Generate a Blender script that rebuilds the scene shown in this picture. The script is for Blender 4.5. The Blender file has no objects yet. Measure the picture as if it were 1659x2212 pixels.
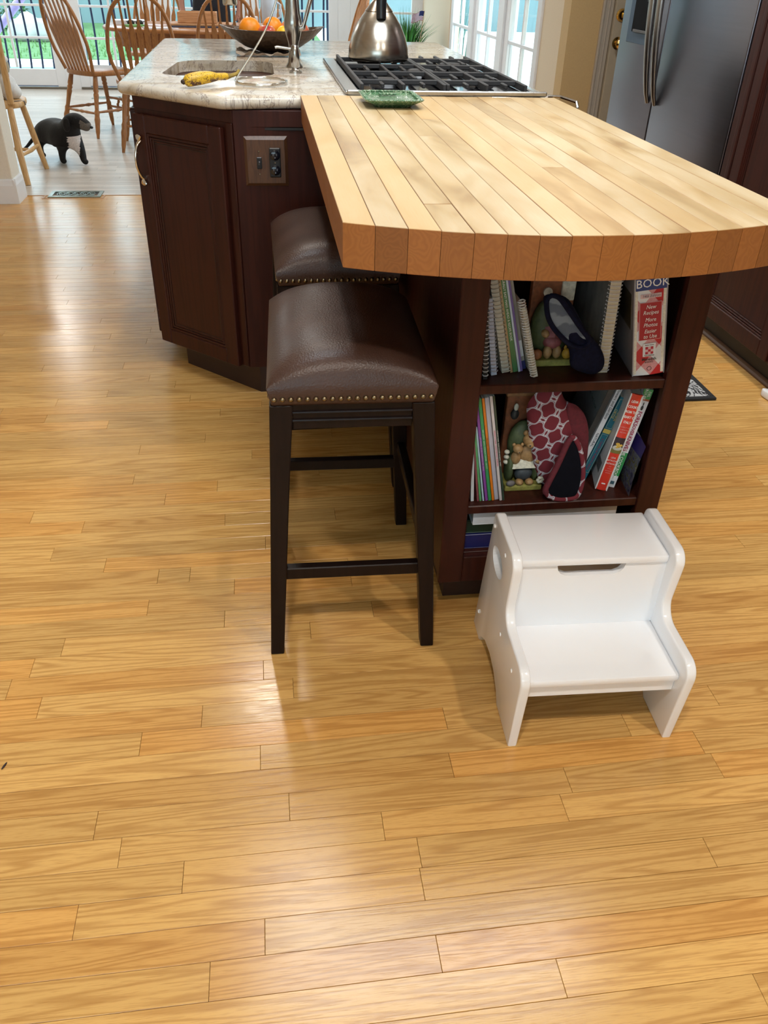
import bpy, bmesh, math, random
from mathutils import Vector, Matrix, Euler
S = bpy.context.scene
C = S.collection
PI = math.pi
random.seed(7)

# ------------------------------------------------------------------ camera
CAM_H = 1.238
FPX = 1751.6
PITCH, ROLL, YAW = 0.59693, 0.03069, -0.148435
_f = Vector((-math.sin(YAW) * math.cos(PITCH), math.cos(YAW) * math.cos(PITCH), -math.sin(PITCH)))
_r0 = Vector((math.cos(YAW), math.sin(YAW), 0))
_u0 = _r0.cross(_f)
_r = _r0 * math.cos(ROLL) + _u0 * math.sin(ROLL)
_u = _u0 * math.cos(ROLL) - _r0 * math.sin(ROLL)
cd = bpy.data.cameras.new('camera')
cd.sensor_fit = 'HORIZONTAL'
cd.sensor_width = 36.0
cd.lens = 36.0 * FPX / 1659.0
cd.clip_start, cd.clip_end = 0.02, 300
cam = bpy.data.objects.new('camera', cd)
C.objects.link(cam)
cam.matrix_world = Matrix(((_r.x, _u.x, -_f.x, 0), (_r.y, _u.y, -_f.y, 0), (_r.z, _u.z, -_f.z, CAM_H), (0, 0, 0, 1)))
S.camera = cam

# ------------------------------------------------------------------ sky, lights, exposure
w = bpy.data.worlds.new('overcast_sky')
S.world = w
w.use_nodes = True
bg = w.node_tree.nodes['Background']
bg.inputs['Color'].default_value = (0.72, 0.90, 1.0, 1)
bg.inputs['Strength'].default_value = 5.0
S.view_settings.view_transform = 'Standard'
S.view_settings.look = 'None'
S.view_settings.exposure = 0.06
S.view_settings.gamma = 1.0
S.view_settings.use_curve_mapping = False
S.cycles.max_bounces = 8
S.cycles.diffuse_bounces = 4
S.cycles.glossy_bounces = 4
S.cycles.transparent_max_bounces = 12
S.cycles.caustics_reflective = False
S.cycles.caustics_refractive = False
S.cycles.sample_clamp_indirect = 6.0
CEIL = 2.45
CAN_POWER = 9.5
CAN_COLOR = (1.0, 0.93, 0.84)
CANS = [(-0.15, 3.45), (1.2, 3.45), (-0.1, 0.05), (1.2, 0.05)]
DINING_FILL_CANS = [(-0.4, 6.6), (-2.2, 7.6), (0.9, 7.6), (-0.4, 9.3), (-2.4, 9.4)]  # added out of view to brighten the dining room and door frames
DINING_FILL_POWER = 6.0
DINING_FILL_COLOR = (0.92, 0.96, 1.0)
PANEL_GLOW = 10.0         # flush ceiling fixture over the island
PANEL_COLOR = (0.86, 0.94, 1.0)

# ------------------------------------------------------------------ mesh helpers
def new(): return bmesh.new()

def box(bm, x0, x1, y0, y1, z0, z1, bev=0.0, seg=1, M=None):
    m = Matrix.Translation(((x0 + x1) / 2, (y0 + y1) / 2, (z0 + z1) / 2)) @ Matrix.Diagonal((abs(x1 - x0), abs(y1 - y0), abs(z1 - z0), 1))
    vs = bmesh.ops.create_cube(bm, size=1.0, matrix=m)['verts']
    if bev > 0:
        es = list({e for v in vs for e in v.link_edges})
        r = bmesh.ops.bevel(bm, geom=es, offset=bev, segments=seg, affect='EDGES', profile=0.5)
        vs = list({v for f in r['faces'] for v in f.verts} | {v for v in vs if v.is_valid})
    if M is not None:
        bmesh.ops.transform(bm, matrix=M, verts=vs)
    return vs

def frame_of(d):
    d = d.normalized()
    a = Vector((0, 0, 1)) if abs(d.z) < 0.9 else Vector((1, 0, 0))
    x = d.cross(a).normalized()
    return x, d.cross(x).normalized()

def tube(bm, pts, rad, seg=8, closed=False, caps=True, flat=None):
    pts = [Vector(p) for p in pts]
    n = len(pts)
    if not hasattr(rad, '__len__'): rad = [rad] * n
    rings = []
    px = None
    for i in range(n):
        if closed: d = pts[(i + 1) % n] - pts[i - 1]
        else: d = pts[min(i + 1, n - 1)] - pts[max(i - 1, 0)]
        d.normalize()
        if px is None: x, y = frame_of(d)
        else:
            x = (px - d * px.dot(d))
            x = x.normalized() if x.length > 1e-6 else frame_of(d)[0]
            y = d.cross(x).normalized()
        px = x
        fx, fy = flat if flat else (1, 1)
        rings.append([bm.verts.new(pts[i] + (x * math.cos(2 * PI * k / seg) * fx + y * math.sin(2 * PI * k / seg) * fy) * rad[i]) for k in range(seg)])
    m = n if closed else n - 1
    for i in range(m):
        a, b = rings[i], rings[(i + 1) % n]
        for k in range(seg):
            bm.faces.new((a[k], a[(k + 1) % seg], b[(k + 1) % seg], b[k]))
    if caps and not closed:
        bm.faces.new(list(reversed(rings[0])))
        bm.faces.new(rings[-1])
    return rings

def lathe(bm, prof, c=(0, 0, 0), seg=32, M=None, sx=1, sy=1):
    c = Vector(c); rings = []; allv = []
    for r, z in prof:
        if r < 1e-5:
            v = bm.verts.new(c + Vector((0, 0, z))); rings.append([v]); allv.append(v)
        else:
            ring = [bm.verts.new(c + Vector((r * math.cos(2 * PI * k / seg) * sx, r * math.sin(2 * PI * k / seg) * sy, z))) for k in range(seg)]
            rings.append(ring); allv += ring
    for a, b in zip(rings, rings[1:]):
        for k in range(seg):
            k2 = (k + 1) % seg
            if len(a) == 1 and len(b) == 1: continue
            if len(a) == 1: bm.faces.new((a[0], b[k2], b[k]))
            elif len(b) == 1: bm.faces.new((a[k], a[k2], b[0]))
            else: bm.faces.new((a[k], a[k2], b[k2], b[k]))
    if M is not None: bmesh.ops.transform(bm, matrix=M, verts=allv)
    return allv

def prism(bm, poly, h0, h1, M=None, bev=0.0, seg=1):
    """poly: (x, y) outline, extruded in z from h0 to h1; M maps it into place"""
    a = [bm.verts.new((x, y, h0)) for x, y in poly]
    b = [bm.verts.new((x, y, h1)) for x, y in poly]
    n = len(poly)
    fs = [bm.faces.new(list(reversed(a))), bm.faces.new(b)]
    for i in range(n):
        j = (i + 1) % n
        fs.append(bm.faces.new((a[i], a[j], b[j], b[i])))
    vs = a + b
    bmesh.ops.recalc_face_normals(bm, faces=fs)
    if bev > 0:
        es = list({e for f in fs[:2] for e in f.edges})
        r = bmesh.ops.bevel(bm, geom=es, offset=bev, segments=seg, affect='EDGES', profile=0.5)
        vs = list({v for f in r['faces'] for v in f.verts} | {v for v in vs if v.is_valid})
    if M is not None: bmesh.ops.transform(bm, matrix=M, verts=vs)
    return vs

def ball(bm, c, r, u=12, v=8, M=None):
    if not hasattr(r, '__len__'): r = (r, r, r)
    m = Matrix.Translation(c) @ (M if M is not None else Matrix.Identity(4)) @ Matrix.Diagonal((*r, 1))
    return bmesh.ops.create_uvsphere(bm, u_segments=u, v_segments=v, radius=1.0, matrix=m)['verts']

def pillow(bm, poly, depth, y, back=None, rings=(1, .93, .78, .55, .28), M=None):
    """a stuffed shape standing in the xz plane: outline poly (x, z), bulging by depth to both sides of y"""
    n = len(poly)
    cx = sum(p[0] for p in poly) / n; cz = sum(p[1] for p in poly) / n
    back = depth if back is None else back
    def layer(sgn, dp):
        prev = None
        out = []
        for t in rings:
            yy = y + sgn * dp * math.sqrt(max(0, 1 - t * t))
            out.append([bm.verts.new((cx + (px - cx) * t, yy, cz + (pz - cz) * t)) for px, pz in poly])
        c = bm.verts.new((cx, y + sgn * dp, cz))
        return out, c
    fr, cf = layer(-1, depth); bk, cb = layer(1, back)
    for R, c, s in ((fr, cf, 1), (bk, cb, -1)):
        for a, b in zip(R, R[1:]):
            for i in range(n):
                j = (i + 1) % n
                f = (a[i], a[j], b[j], b[i])
                bm.faces.new(f if s > 0 else f[::-1])
        for i in range(n):
            j = (i + 1) % n
            f = (R[-1][i], R[-1][j], c)
            bm.faces.new(f if s > 0 else f[::-1])
    bmesh.ops.remove_doubles(bm, verts=fr[0] + bk[0], dist=1e-6)
    bmesh.ops.recalc_face_normals(bm, faces=bm.faces[:])

def smooth_poly(poly, it=2):
    for _ in range(it):
        out = []
        n = len(poly)
        for i in range(n):
            a, b = poly[i], poly[(i + 1) % n]
            out.append((a[0] * .75 + b[0] * .25, a[1] * .75 + b[1] * .25))
            out.append((a[0] * .25 + b[0] * .75, a[1] * .25 + b[1] * .75))
        poly = out
    return poly

def rounded(poly, rads, n=6):
    """outline with rounded corners; poly counter-clockwise or clockwise"""
    out = []
    N = len(poly)
    if not hasattr(rads, '__len__'): rads = [rads] * N
    for i in range(N):
        p = Vector(poly[i]); a = Vector(poly[i - 1]); b = Vector(poly[(i + 1) % N]); r = rads[i]
        if r <= 0: out.append(tuple(p)); continue
        da = (a - p).normalized(); db = (b - p).normalized()
        ang = da.angle(db); t = min(r / math.tan(ang / 2), (a - p).length * .49, (b - p).length * .49); r = t * math.tan(ang / 2)
        c = p + (da + db).normalized() * (r / math.sin(ang / 2))
        s = p + da * t - c; e = p + db * t - c
        a0 = math.atan2(s.y, s.x); a1 = math.atan2(e.y, e.x)
        d = (a1 - a0 + PI) % (2 * PI) - PI
        for k in range(n + 1):
            q = a0 + d * k / n
            out.append((c.x + r * math.cos(q), c.y + r * math.sin(q)))
    return out

def offset_poly(poly, d):
    """inset (d > 0 inward) of a counter-clockwise outline"""
    n = len(poly); out = []
    for i in range(n):
        p = Vector(poly[i]); a = Vector(poly[i - 1]); b = Vector(poly[(i + 1) % n])
        e1 = (p - a); e2 = (b - p)
        e1 = e1.normalized() if e1.length > 1e-9 else e2.normalized()
        e2 = e2.normalized() if e2.length > 1e-9 else e1
        n1 = Vector((-e1.y, e1.x)); n2 = Vector((-e2.y, e2.x))
        m = (n1 + n2)
        m = m.normalized() if m.length > 1e-6 else n1
        k = d / max(0.35, m.dot(n1))
        out.append((p.x + m.x * k, p.y + m.y * k))
    return out

# ------------------------------------------------------------------ object helpers
MW = {}
def thing(name, label, cat, loc=(0, 0, 0), rotz=0.0, group=None):
    o = bpy.data.objects.new(name, None)
    C.objects.link(o)
    o.empty_display_size = 0.05
    o.location = loc
    o.rotation_euler = (0, 0, rotz)
    MW[o.name] = Matrix.Translation(loc) @ Matrix.Rotation(rotz, 4, 'Z')
    tag(o, label, cat, group)
    return o

def tag(o, label=None, cat=None, group=None, kind=None):
    if label: o['label'] = label
    if cat: o['category'] = cat
    if group: o['group'] = group
    if kind: o['kind'] = kind
    return o

def obj(name, bm, mat, parent=None, smooth=None, local=False, rnd=None, label=None):
    """link a bmesh (world coordinates, or the parent's own when local) as one mesh object"""
    me = bpy.data.meshes.new(name)
    o = bpy.data.objects.new(name, me)
    C.objects.link(o)
    if parent is not None:
        o.parent = parent
        if not local:
            bmesh.ops.transform(bm, matrix=MW[parent.name].inverted(), verts=bm.verts[:])
        MW[o.name] = MW[parent.name]
    else:
        xs = [v.co for v in bm.verts]
        c = Vector(((min(v.x for v in xs) + max(v.x for v in xs)) / 2, (min(v.y for v in xs) + max(v.y for v in xs)) / 2, min(v.z for v in xs)))
        bmesh.ops.translate(bm, vec=-c, verts=bm.verts[:])
        o.location = c
        MW[o.name] = Matrix.Translation(c)
    bmesh.ops.recalc_face_normals(bm, faces=bm.faces[:])
    bm.to_mesh(me)
    bm.free()
    if smooth is not None:
        me.shade_smooth()
        me.set_sharp_from_angle(angle=math.radians(smooth))
    for m in (mat if isinstance(mat, (list, tuple)) else [mat]): me.materials.append(m)
    if rnd is not None: setrnd(me, rnd)
    if label: o['label'] = label
    return o

def setrnd(me, val):
    a = me.attributes.new('rnd', 'FLOAT', 'FACE')
    n = len(me.polygons)
    a.data.foreach_set('value', [val] * n if not hasattr(val, '__len__') else val)

def struct(name, bm, mat, parent=None, smooth=None):
    o = obj(name, bm, mat, parent, smooth)
    if parent is None: o['kind'] = 'structure'
    return o

def part(name, parent, mat, fn, *a, smooth=None, local=False, rnd=None, label=None, **k):
    bm = new()
    fn(bm, *a, **k)
    return obj(name, bm, mat, parent, smooth, local, rnd, label)

def copy_tree(o, parent=None, label=None):
    c = o.copy()
    C.objects.link(c)
    c.parent = parent
    MW[c.name] = MW.get(o.name, Matrix.Identity(4))
    for ch in [x for x in bpy.data.objects if x.parent == o]: copy_tree(ch, c)
    if label: c['label'] = label
    return c

def place(o, loc, rotz):
    o.location = loc
    o.rotation_euler = (0, 0, rotz)
    MW[o.name] = Matrix.Translation(loc) @ Matrix.Rotation(rotz, 4, 'Z')

def text(body, size, mat, parent, M, name='lettering', shear=0.0, align='CENTER', bold=0.0, local=True, squeeze=1.0):
    cu = bpy.data.curves.new('t', 'FONT')
    cu.body = body; cu.size = size; cu.shear = shear; cu.align_x = align; cu.align_y = 'CENTER'
    cu.resolution_u = 2; cu.extrude = 0.00015; cu.offset = bold
    cu.space_line = 0.95
    t = bpy.data.objects.new('t', cu)
    C.objects.link(t)
    me = bpy.data.meshes.new_from_object(t)
    bpy.data.objects.remove(t); bpy.data.curves.remove(cu)
    me.name = name
    me.transform(Matrix.Diagonal((squeeze, 1, 1, 1)))
    me.transform(M)
    me.materials.clear(); me.materials.append(mat)
    o = bpy.data.objects.new(name, me)
    C.objects.link(o)
    o.parent = parent
    if not local: me.transform(MW[parent.name].inverted())
    return o

def skin_mesh(name, V, E, R, root=0, sub=2):
    me = bpy.data.meshes.new(name)
    me.from_pydata(V, E, [])
    o = bpy.data.objects.new(name, me)
    C.objects.link(o)
    o.modifiers.new('s', 'SKIN')
    for i, d in enumerate(me.skin_vertices[0].data):
        r = R[i]
        d.radius = r if hasattr(r, '__len__') else (r, r)
        d.use_root = (i == root)
        d.use_loose = False
    m = o.modifiers.new('u', 'SUBSURF'); m.levels = sub; m.render_levels = sub
    dg = bpy.context.evaluated_depsgraph_get()
    out = bpy.data.meshes.new_from_object(o.evaluated_get(dg))
    bpy.data.objects.remove(o)
    out.shade_smooth()
    return out

# ------------------------------------------------------------------ materials
MATS = {}
class NT:
    def __init__(s, name):
        s.m = bpy.data.materials.new(name); s.m.use_nodes = True
        s.t = s.m.node_tree; s.n = s.t.nodes; s.l = s.t.links
        s.b = s.n['Principled BSDF']; s.out = s.n['Material Output']
        MATS[name] = s.m
    def node(s, typ, **k):
        q = s.n.new('ShaderNode' + typ)
        for a, v in k.items(): setattr(q, a, v)
        return q
    def put(s, sock, v):
        if hasattr(v, 'is_output') or isinstance(v, bpy.types.NodeSocket): s.l.new(v, sock)
        else: sock.default_value = v
    def math(s, op, a, b=0.0, c=0.0):
        q = s.node('Math', operation=op)
        s.put(q.inputs[0], a); s.put(q.inputs[1], b); s.put(q.inputs[2], c)
        return q.outputs[0]
    def pos(s):
        return s.node('NewGeometry').outputs['Position']
    def objco(s):
        return s.node('TexCoord').outputs['Object']
    def attr(s, name='rnd'):
        return s.node('Attribute', attribute_name=name).outputs['Fac']
    def scale(s, vec, sc, off=None):
        q = s.node('VectorMath', operation='MULTIPLY')
        s.put(q.inputs[0], vec); q.inputs[1].default_value = sc
        if off is None: return q.outputs[0]
        r = s.node('VectorMath', operation='ADD')
        s.l.new(q.outputs[0], r.inputs[0]); s.put(r.inputs[1], off)
        return r.outputs[0]
    def noise(s, vec, scale=1.0, detail=2.0, rough=0.5, dist=0.0):
        q = s.node('TexNoise')
        s.put(q.inputs['Vector'], vec); q.inputs['Scale'].default_value = scale
        q.inputs['Detail'].default_value = detail; q.inputs['Roughness'].default_value = rough; q.inputs['Distortion'].default_value = dist
        return q.outputs['Fac']
    def ramp(s, fac, stops):
        q = s.node('ValToRGB')
        e = q.color_ramp.elements
        while len(e) < len(stops): e.new(0.5)
        for i, (p, c) in enumerate(stops):
            e[i].position = p; e[i].color = (*c, 1) if len(c) == 3 else c
        s.l.new(fac, q.inputs[0])
        return q.outputs[0]
    def mix(s, fac, a, b, mode='MIX'):
        q = s.node('Mix', data_type='RGBA', blend_type=mode)
        s.put(q.inputs['Factor'], fac)
        for sock, v in ((q.inputs[6], a), (q.inputs[7], b)):
            if isinstance(v, tuple): sock.default_value = (*v, 1) if len(v) == 3 else v
            else: s.l.new(v, sock)
        return q.outputs[2]
    def maprange(s, v, a, b, c, d):
        q = s.node('MapRange')
        s.put(q.inputs[0], v)
        for i, x in enumerate((a, b, c, d)): q.inputs[i + 1].default_value = x
        return q.outputs[0]
    def bump(s, h, strength=0.2, dist=0.001):
        q = s.node('Bump')
        q.inputs['Strength'].default_value = strength; q.inputs['Distance'].default_value = dist
        s.l.new(h, q.inputs['Height']); s.l.new(q.outputs[0], s.b.inputs['Normal'])
    def set(s, col=None, rough=None, metal=None, spec=None, coat=None):
        if col is not None:
            if isinstance(col, tuple): s.b.inputs['Base Color'].default_value = (*col, 1) if len(col) == 3 else col
            else: s.l.new(col, s.b.inputs['Base Color'])
        if rough is not None: s.put(s.b.inputs['Roughness'], rough)
        if metal is not None: s.put(s.b.inputs['Metallic'], metal)
        if spec is not None: s.put(s.b.inputs['Specular IOR Level'], spec)
        if coat is not None: s.put(s.b.inputs['Coat Weight'], coat)
        return s.m

def pm(name, col, rough=0.5, metal=0.0, var=0.08, scale=30.0, bump=0.0, spec=0.5, coat=0.0):
    """plain procedural material: the colour with a little noise in tone"""
    if name in MATS: return MATS[name]
    t = NT(name)
    n = t.noise(t.objco(), scale, 3.0)
    lo = tuple(max(0, c * (1 - var)) for c in col); hi = tuple(min(1, c * (1 + var)) for c in col)
    t.set(t.ramp(n, [(0.3, lo), (0.7, hi)]), rough, metal, spec, coat)
    if bump: t.bump(n, bump, 0.002)
    return t.m

def wood(name, light, dark, along='X', rough=0.3, freq=(1.2, 16.0), rings=60.0, use_rnd=True, pores=0.35, coat=0.0, tone=0.45, red=None, spec=0.5, world=True, pscale=(28, 620)):
    t = NT(name)
    p = t.pos() if world else t.objco()
    ax = 'XYZ'.index(along)
    sc = [freq[1]] * 3; sc[ax] = freq[0]
    ps = [pscale[1]] * 3; ps[ax] = pscale[0]
    if use_rnd:
        r = t.attr()
        off = t.node('CombineXYZ')
        t.l.new(t.math('MULTIPLY', r, 91.7), off.inputs[0]); t.l.new(t.math('MULTIPLY', r, 57.3), off.inputs[1]); t.l.new(t.math('MULTIPLY', r, 33.1), off.inputs[2])
        v1 = t.scale(p, sc, off.outputs[0]); v2 = t.scale(p, ps, off.outputs[0])
    else:
        r = None; v1 = t.scale(p, sc); v2 = t.scale(p, ps)
    n1 = t.noise(v1, 1.0, 2.0, 0.45, 0.25)
    g = t.math('SINE', t.math('MULTIPLY', n1, rings))
    g = t.maprange(g, -0.6, 1.0, 0.0, 1.0)
    g = t.math('POWER', g, 1.6)
    n2 = t.noise(v2, 1.0, 2.0, 0.6)
    pr = t.maprange(n2, 0.5, 0.72, 0.0, 1.0)
    col = t.mix(t.math('MULTIPLY', g, 0.55), light, dark)
    col = t.mix(t.math('MULTIPLY', pr, pores), col, dark)
    big = t.noise(t.scale(p, (2.5, 2.5, 2.5)), 1.0, 1.0)
    if use_rnd:
        fr = t.math('FRACT', t.math('MULTIPLY', r, 7.13))
        k = t.maprange(fr, 0, 1, 1 - tone / 2, 1 + tone / 2)
        cc = t.node('CombineColor')
        for i in range(3): t.l.new(k, cc.inputs[i])
        col = t.mix(1.0, col, cc.outputs[0], 'MULTIPLY')
        if red:
            f2 = t.math('FRACT', t.math('MULTIPLY', r, 23.7))
            col = t.mix(t.maprange(f2, 0.55, 1.0, 0.0, 0.65), col, red, 'MULTIPLY')
    t.set(col, t.maprange(n2, 0.3, 0.7, rough * 0.9, rough * 1.15), 0.0, spec, coat)
    t.bump(t.math('ADD', t.math('MULTIPLY', pr, -0.5), t.math('MULTIPLY', g, -0.25)), 0.12, 0.0006)
    return t

oak_floor = wood('oak_floor', (0.66, 0.385, 0.125), (0.38, 0.175, 0.042), 'X', 0.20, red=(1.0, 0.82, 0.62), tone=0.22, rings=85, pores=0.5, freq=(1.0, 20.0)).m
glare_floor = wood('glare_oak_floor', (0.55, 0.50, 0.45), (0.42, 0.37, 0.32), 'X', 0.30, rings=40, tone=0.25).m  # window glare on the dining boards is put into this paler colour
chair_oak = wood('honey_oak', (0.36, 0.145, 0.038), (0.20, 0.070, 0.015), 'Z', 0.32, use_rnd=False, freq=(3, 30), rings=40).m
table_oak = wood('table_oak', (0.36, 0.145, 0.042), (0.21, 0.075, 0.018), 'X', 0.28, use_rnd=False, freq=(2, 20), rings=40).m
maple = wood('pale_maple', (0.60, 0.36, 0.15), (0.44, 0.23, 0.075), 'Z', 0.35, use_rnd=False, freq=(3, 30), rings=30, pores=0.15).m
box_wood = wood('box_wood', (0.50, 0.25, 0.11), (0.33, 0.14, 0.05), 'X', 0.5, use_rnd=False, freq=(3, 30), rings=40).m
cherry = wood('dark_cherry', (0.044, 0.0110, 0.0070), (0.021, 0.0055, 0.0040), 'Z', 0.36, use_rnd=False, freq=(1.5, 26), rings=30, pores=0.3, spec=0.22).m
espresso = wood('espresso_wood', (0.011, 0.0055, 0.0045), (0.006, 0.003, 0.0025), 'Z', 0.36, use_rnd=False, freq=(2, 30), rings=30, pores=0.2, spec=0.2).m
plate_wood = wood('walnut_plate', (0.085, 0.034, 0.013), (0.045, 0.016, 0.007), 'Z', 0.4, use_rnd=False, freq=(6, 60), rings=40).m

def block_material():
    t = NT('butcher_block_maple')
    p = t.pos(); r = t.attr()
    off = t.node('CombineXYZ')
    t.l.new(t.math('MULTIPLY', r, 71.7), off.inputs[0]); t.l.new(t.math('MULTIPLY', r, 37.3), off.inputs[1])
    n1 = t.noise(t.scale(p, (11, 3.0, 11), off.outputs[0]), 1.0, 3.0, 0.55, 0.6)
    n2 = t.noise(t.scale(p, (420, 22, 420), off.outputs[0]), 1.0, 2.0)
    top = t.ramp(n1, [(0.25, (0.27, 0.155, 0.055)), (0.43, (0.44, 0.31, 0.15)), (0.7, (0.55, 0.445, 0.285))])
    fr = t.math('FRACT', t.math('MULTIPLY', r, 5.37))
    top = t.mix(t.maprange(fr, 0.55, 1, 0, 0.55), top, (0.60, 0.36, 0.13))
    top = t.mix(t.maprange(n2, 0.45, 0.75, 0, 0.2), top, (0.50, 0.28, 0.09))
    # knots, a stain ring and a few scratches belong to the wood
    vor = t.node('TexVoronoi'); vor.inputs['Scale'].default_value = 5.0
    t.l.new(t.scale(p, (1, 0.5, 0.2)), vor.inputs['Vector'])
    top = t.mix(t.maprange(vor.outputs['Distance'], 0.0, 0.035, 0.75, 0.0), top, (0.33, 0.15, 0.04))
    # varnished ends and sides: amber, with end-grain arcs
    rr = t.noise(t.scale(p, (26, 4, 20), off.outputs[0]), 1.0, 2.0, 0.4, 0.4)
    arcs = t.math('SINE', t.math('MULTIPLY', rr, 95.0))
    side = t.mix(t.maprange(arcs, -1, 1, 0.0, 0.35), (0.29, 0.108, 0.026), (0.19, 0.063, 0.014))
    k = t.maprange(fr, 0, 1, 0.80, 1.14)
    cc = t.node('CombineColor')
    for i in range(3): t.l.new(k, cc.inputs[i])
    side = t.mix(1.0, side, cc.outputs[0], 'MULTIPLY')
    nz = t.node('SeparateXYZ'); t.l.new(t.node('NewGeometry').outputs['Normal'], nz.inputs[0])
    f = t.maprange(nz.outputs[2], 0.5, 0.8, 0, 1)
    t.set(t.mix(f, side, top), t.maprange(n1, 0.2, 0.8, 0.36, 0.5), 0.0, 0.42)
    t.bump(n2, 0.06, 0.0005)
    return t.m
block_mat = block_material()

def granite_material():
    t = NT('cream_granite')
    p = t.pos()
    n1 = t.noise(t.scale(p, (3.2, 7.0, 7.0)), 1.0, 5.0, 0.6, 1.4)
    n2 = t.noise(p, 160.0, 3.0, 0.6)
    n3 = t.noise(t.scale(p, (13, 5, 5)), 1.0, 4.0, 0.65, 1.8)
    col = t.ramp(n1, [(0.25, (0.27, 0.19, 0.12)), (0.42, (0.50, 0.42, 0.31)), (0.55, (0.62, 0.56, 0.47)), (0.75, (0.70, 0.67, 0.62))])
    vein = t.math('ABSOLUTE', t.math('SUBTRACT', n3, 0.5))
    col = t.mix(t.maprange(vein, 0.0, 0.022, 0.7, 0.0), col, (0.15, 0.10, 0.085))
    col = t.mix(t.maprange(n2, 0.55, 0.75, 0, 0.4), col, (0.30, 0.24, 0.20))
    sp = t.noise(p, 420.0, 1.0)
    col = t.mix(t.maprange(sp, 0.68, 0.76, 0, 0.7), col, (0.10, 0.08, 0.08))
    t.set(col, 0.15, 0.0, 0.32)
    return t.m
granite = granite_material()

def steel_material(name, col, rough, stretch, bump=0.05, dv=0.12):
    t = NT(name)
    n = t.noise(t.scale(t.objco(), stretch), 1.0, 3.0, 0.6)
    t.set(t.mix(t.maprange(n, 0.3, 0.7, 0, 1), tuple(c * (1 - dv) for c in col), col), t.maprange(n, 0.3, 0.7, rough * (1 - dv), rough * (1 + dv)), 1.0)
    if bump: t.bump(n, bump, 0.0005)
    return t.m
fridge_steel = steel_material('brushed_steel_door', (0.225, 0.215, 0.25), 0.30, (2, 2, 90), 0.0, 0.06)
steel = steel_material('satin_steel', (0.44, 0.42, 0.39), 0.22, (300, 300, 8))
kettle_steel = steel_material('kettle_steel', (0.50, 0.46, 0.40), 0.24, (20, 20, 420), 0.03)
sink_steel = steel_material('sink_steel', (0.45, 0.43, 0.40), 0.28, (30, 200, 200))
chrome = pm('polished_nickel', (0.70, 0.66, 0.60), 0.14, 1.0, 0.03)
brass = pm('polished_brass', (0.72, 0.46, 0.13), 0.12, 1.0, 0.05)
old_brass = pm('antique_brass_nail', (0.25, 0.20, 0.125), 0.32, 1.0, 0.15, 200)
iron = pm('cast_iron', (0.028, 0.028, 0.030), 0.55, 0.0, 0.2, 300, 0.15, 0.4)
black_glass = pm('black_enamel', (0.008, 0.008, 0.010), 0.06, 0.0, 0.1, 50)
black_plastic = pm('black_plastic', (0.010, 0.010, 0.012), 0.3, 0.0, 0.1, 80)
rubber = pm('dark_gap', (0.012, 0.010, 0.010), 0.7)
white_paint = pm('white_lacquer', (0.87, 0.88, 0.91), 0.16, 0.0, 0.015, 6, 0, 0.5, 0.3)
trim_white = pm('white_trim_paint', (0.74, 0.75, 0.78), 0.4, 0.0, 0.02, 8)
wall_beige = pm('beige_wall_paint', (0.66, 0.55, 0.40), 0.7, 0.0, 0.03, 120, 0.03)
wall_cream = pm('cream_wall_paint', (0.72, 0.67, 0.58), 0.7, 0.0, 0.03, 120, 0.03)
ceil_white = pm('ceiling_paint', (0.86, 0.86, 0.86), 0.8, 0.0, 0.02, 60)
outside_white = pm('pale_render', (0.155, 0.23, 0.24), 0.8, 0.0, 0.04, 2)

def leather_material():
    t = NT('brown_leather')
    p = t.objco()
    v = t.node('TexVoronoi', feature='SMOOTH_F1'); v.inputs['Scale'].default_value = 330.0
    t.l.new(p, v.inputs['Vector'])
    n = t.noise(p, 9.0, 3.0)
    t.set(t.ramp(n, [(0.3, (0.044, 0.021, 0.0145)), (0.7, (0.064, 0.031, 0.021))]), t.maprange(n, 0.3, 0.7, 0.34, 0.42), 0.0, 0.40)
    t.bump(v.outputs['Distance'], 0.35, 0.0012)
    return t.m
leather = leather_material()

def glass_material():
    t = NT('window_glass')
    tr = t.node('BsdfTransparent'); gl = t.node('BsdfGlossy'); mx = t.node('MixShader'); lw = t.node('LayerWeight'); lw.inputs[0].default_value = 0.5
    n = t.noise(t.objco(), 0.7, 1.0)
    t.l.new(t.ramp(n, [(0.0, (0.94, 0.985, 0.99)), (1.0, (0.96, 0.995, 1.0))]), tr.inputs[0])
    gl.inputs['Roughness'].default_value = 0.02
    t.l.new(t.math('MULTIPLY_ADD', t.math('POWER', lw.outputs['Facing'], 5.0), 0.35, 0.02), mx.inputs[0]); t.l.new(tr.outputs[0], mx.inputs[1]); t.l.new(gl.outputs[0], mx.inputs[2])
    t.l.new(mx.outputs[0], t.out.inputs['Surface'])
    return t.m
glass = glass_material()

def emitter(name, col, strength):
    t = NT(name)
    t.b.inputs['Emission Color'].default_value = (*col, 1); t.b.inputs['Emission Strength'].default_value = strength
    t.set((0.9, 0.9, 0.9), 0.5)
    return t.m
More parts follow.
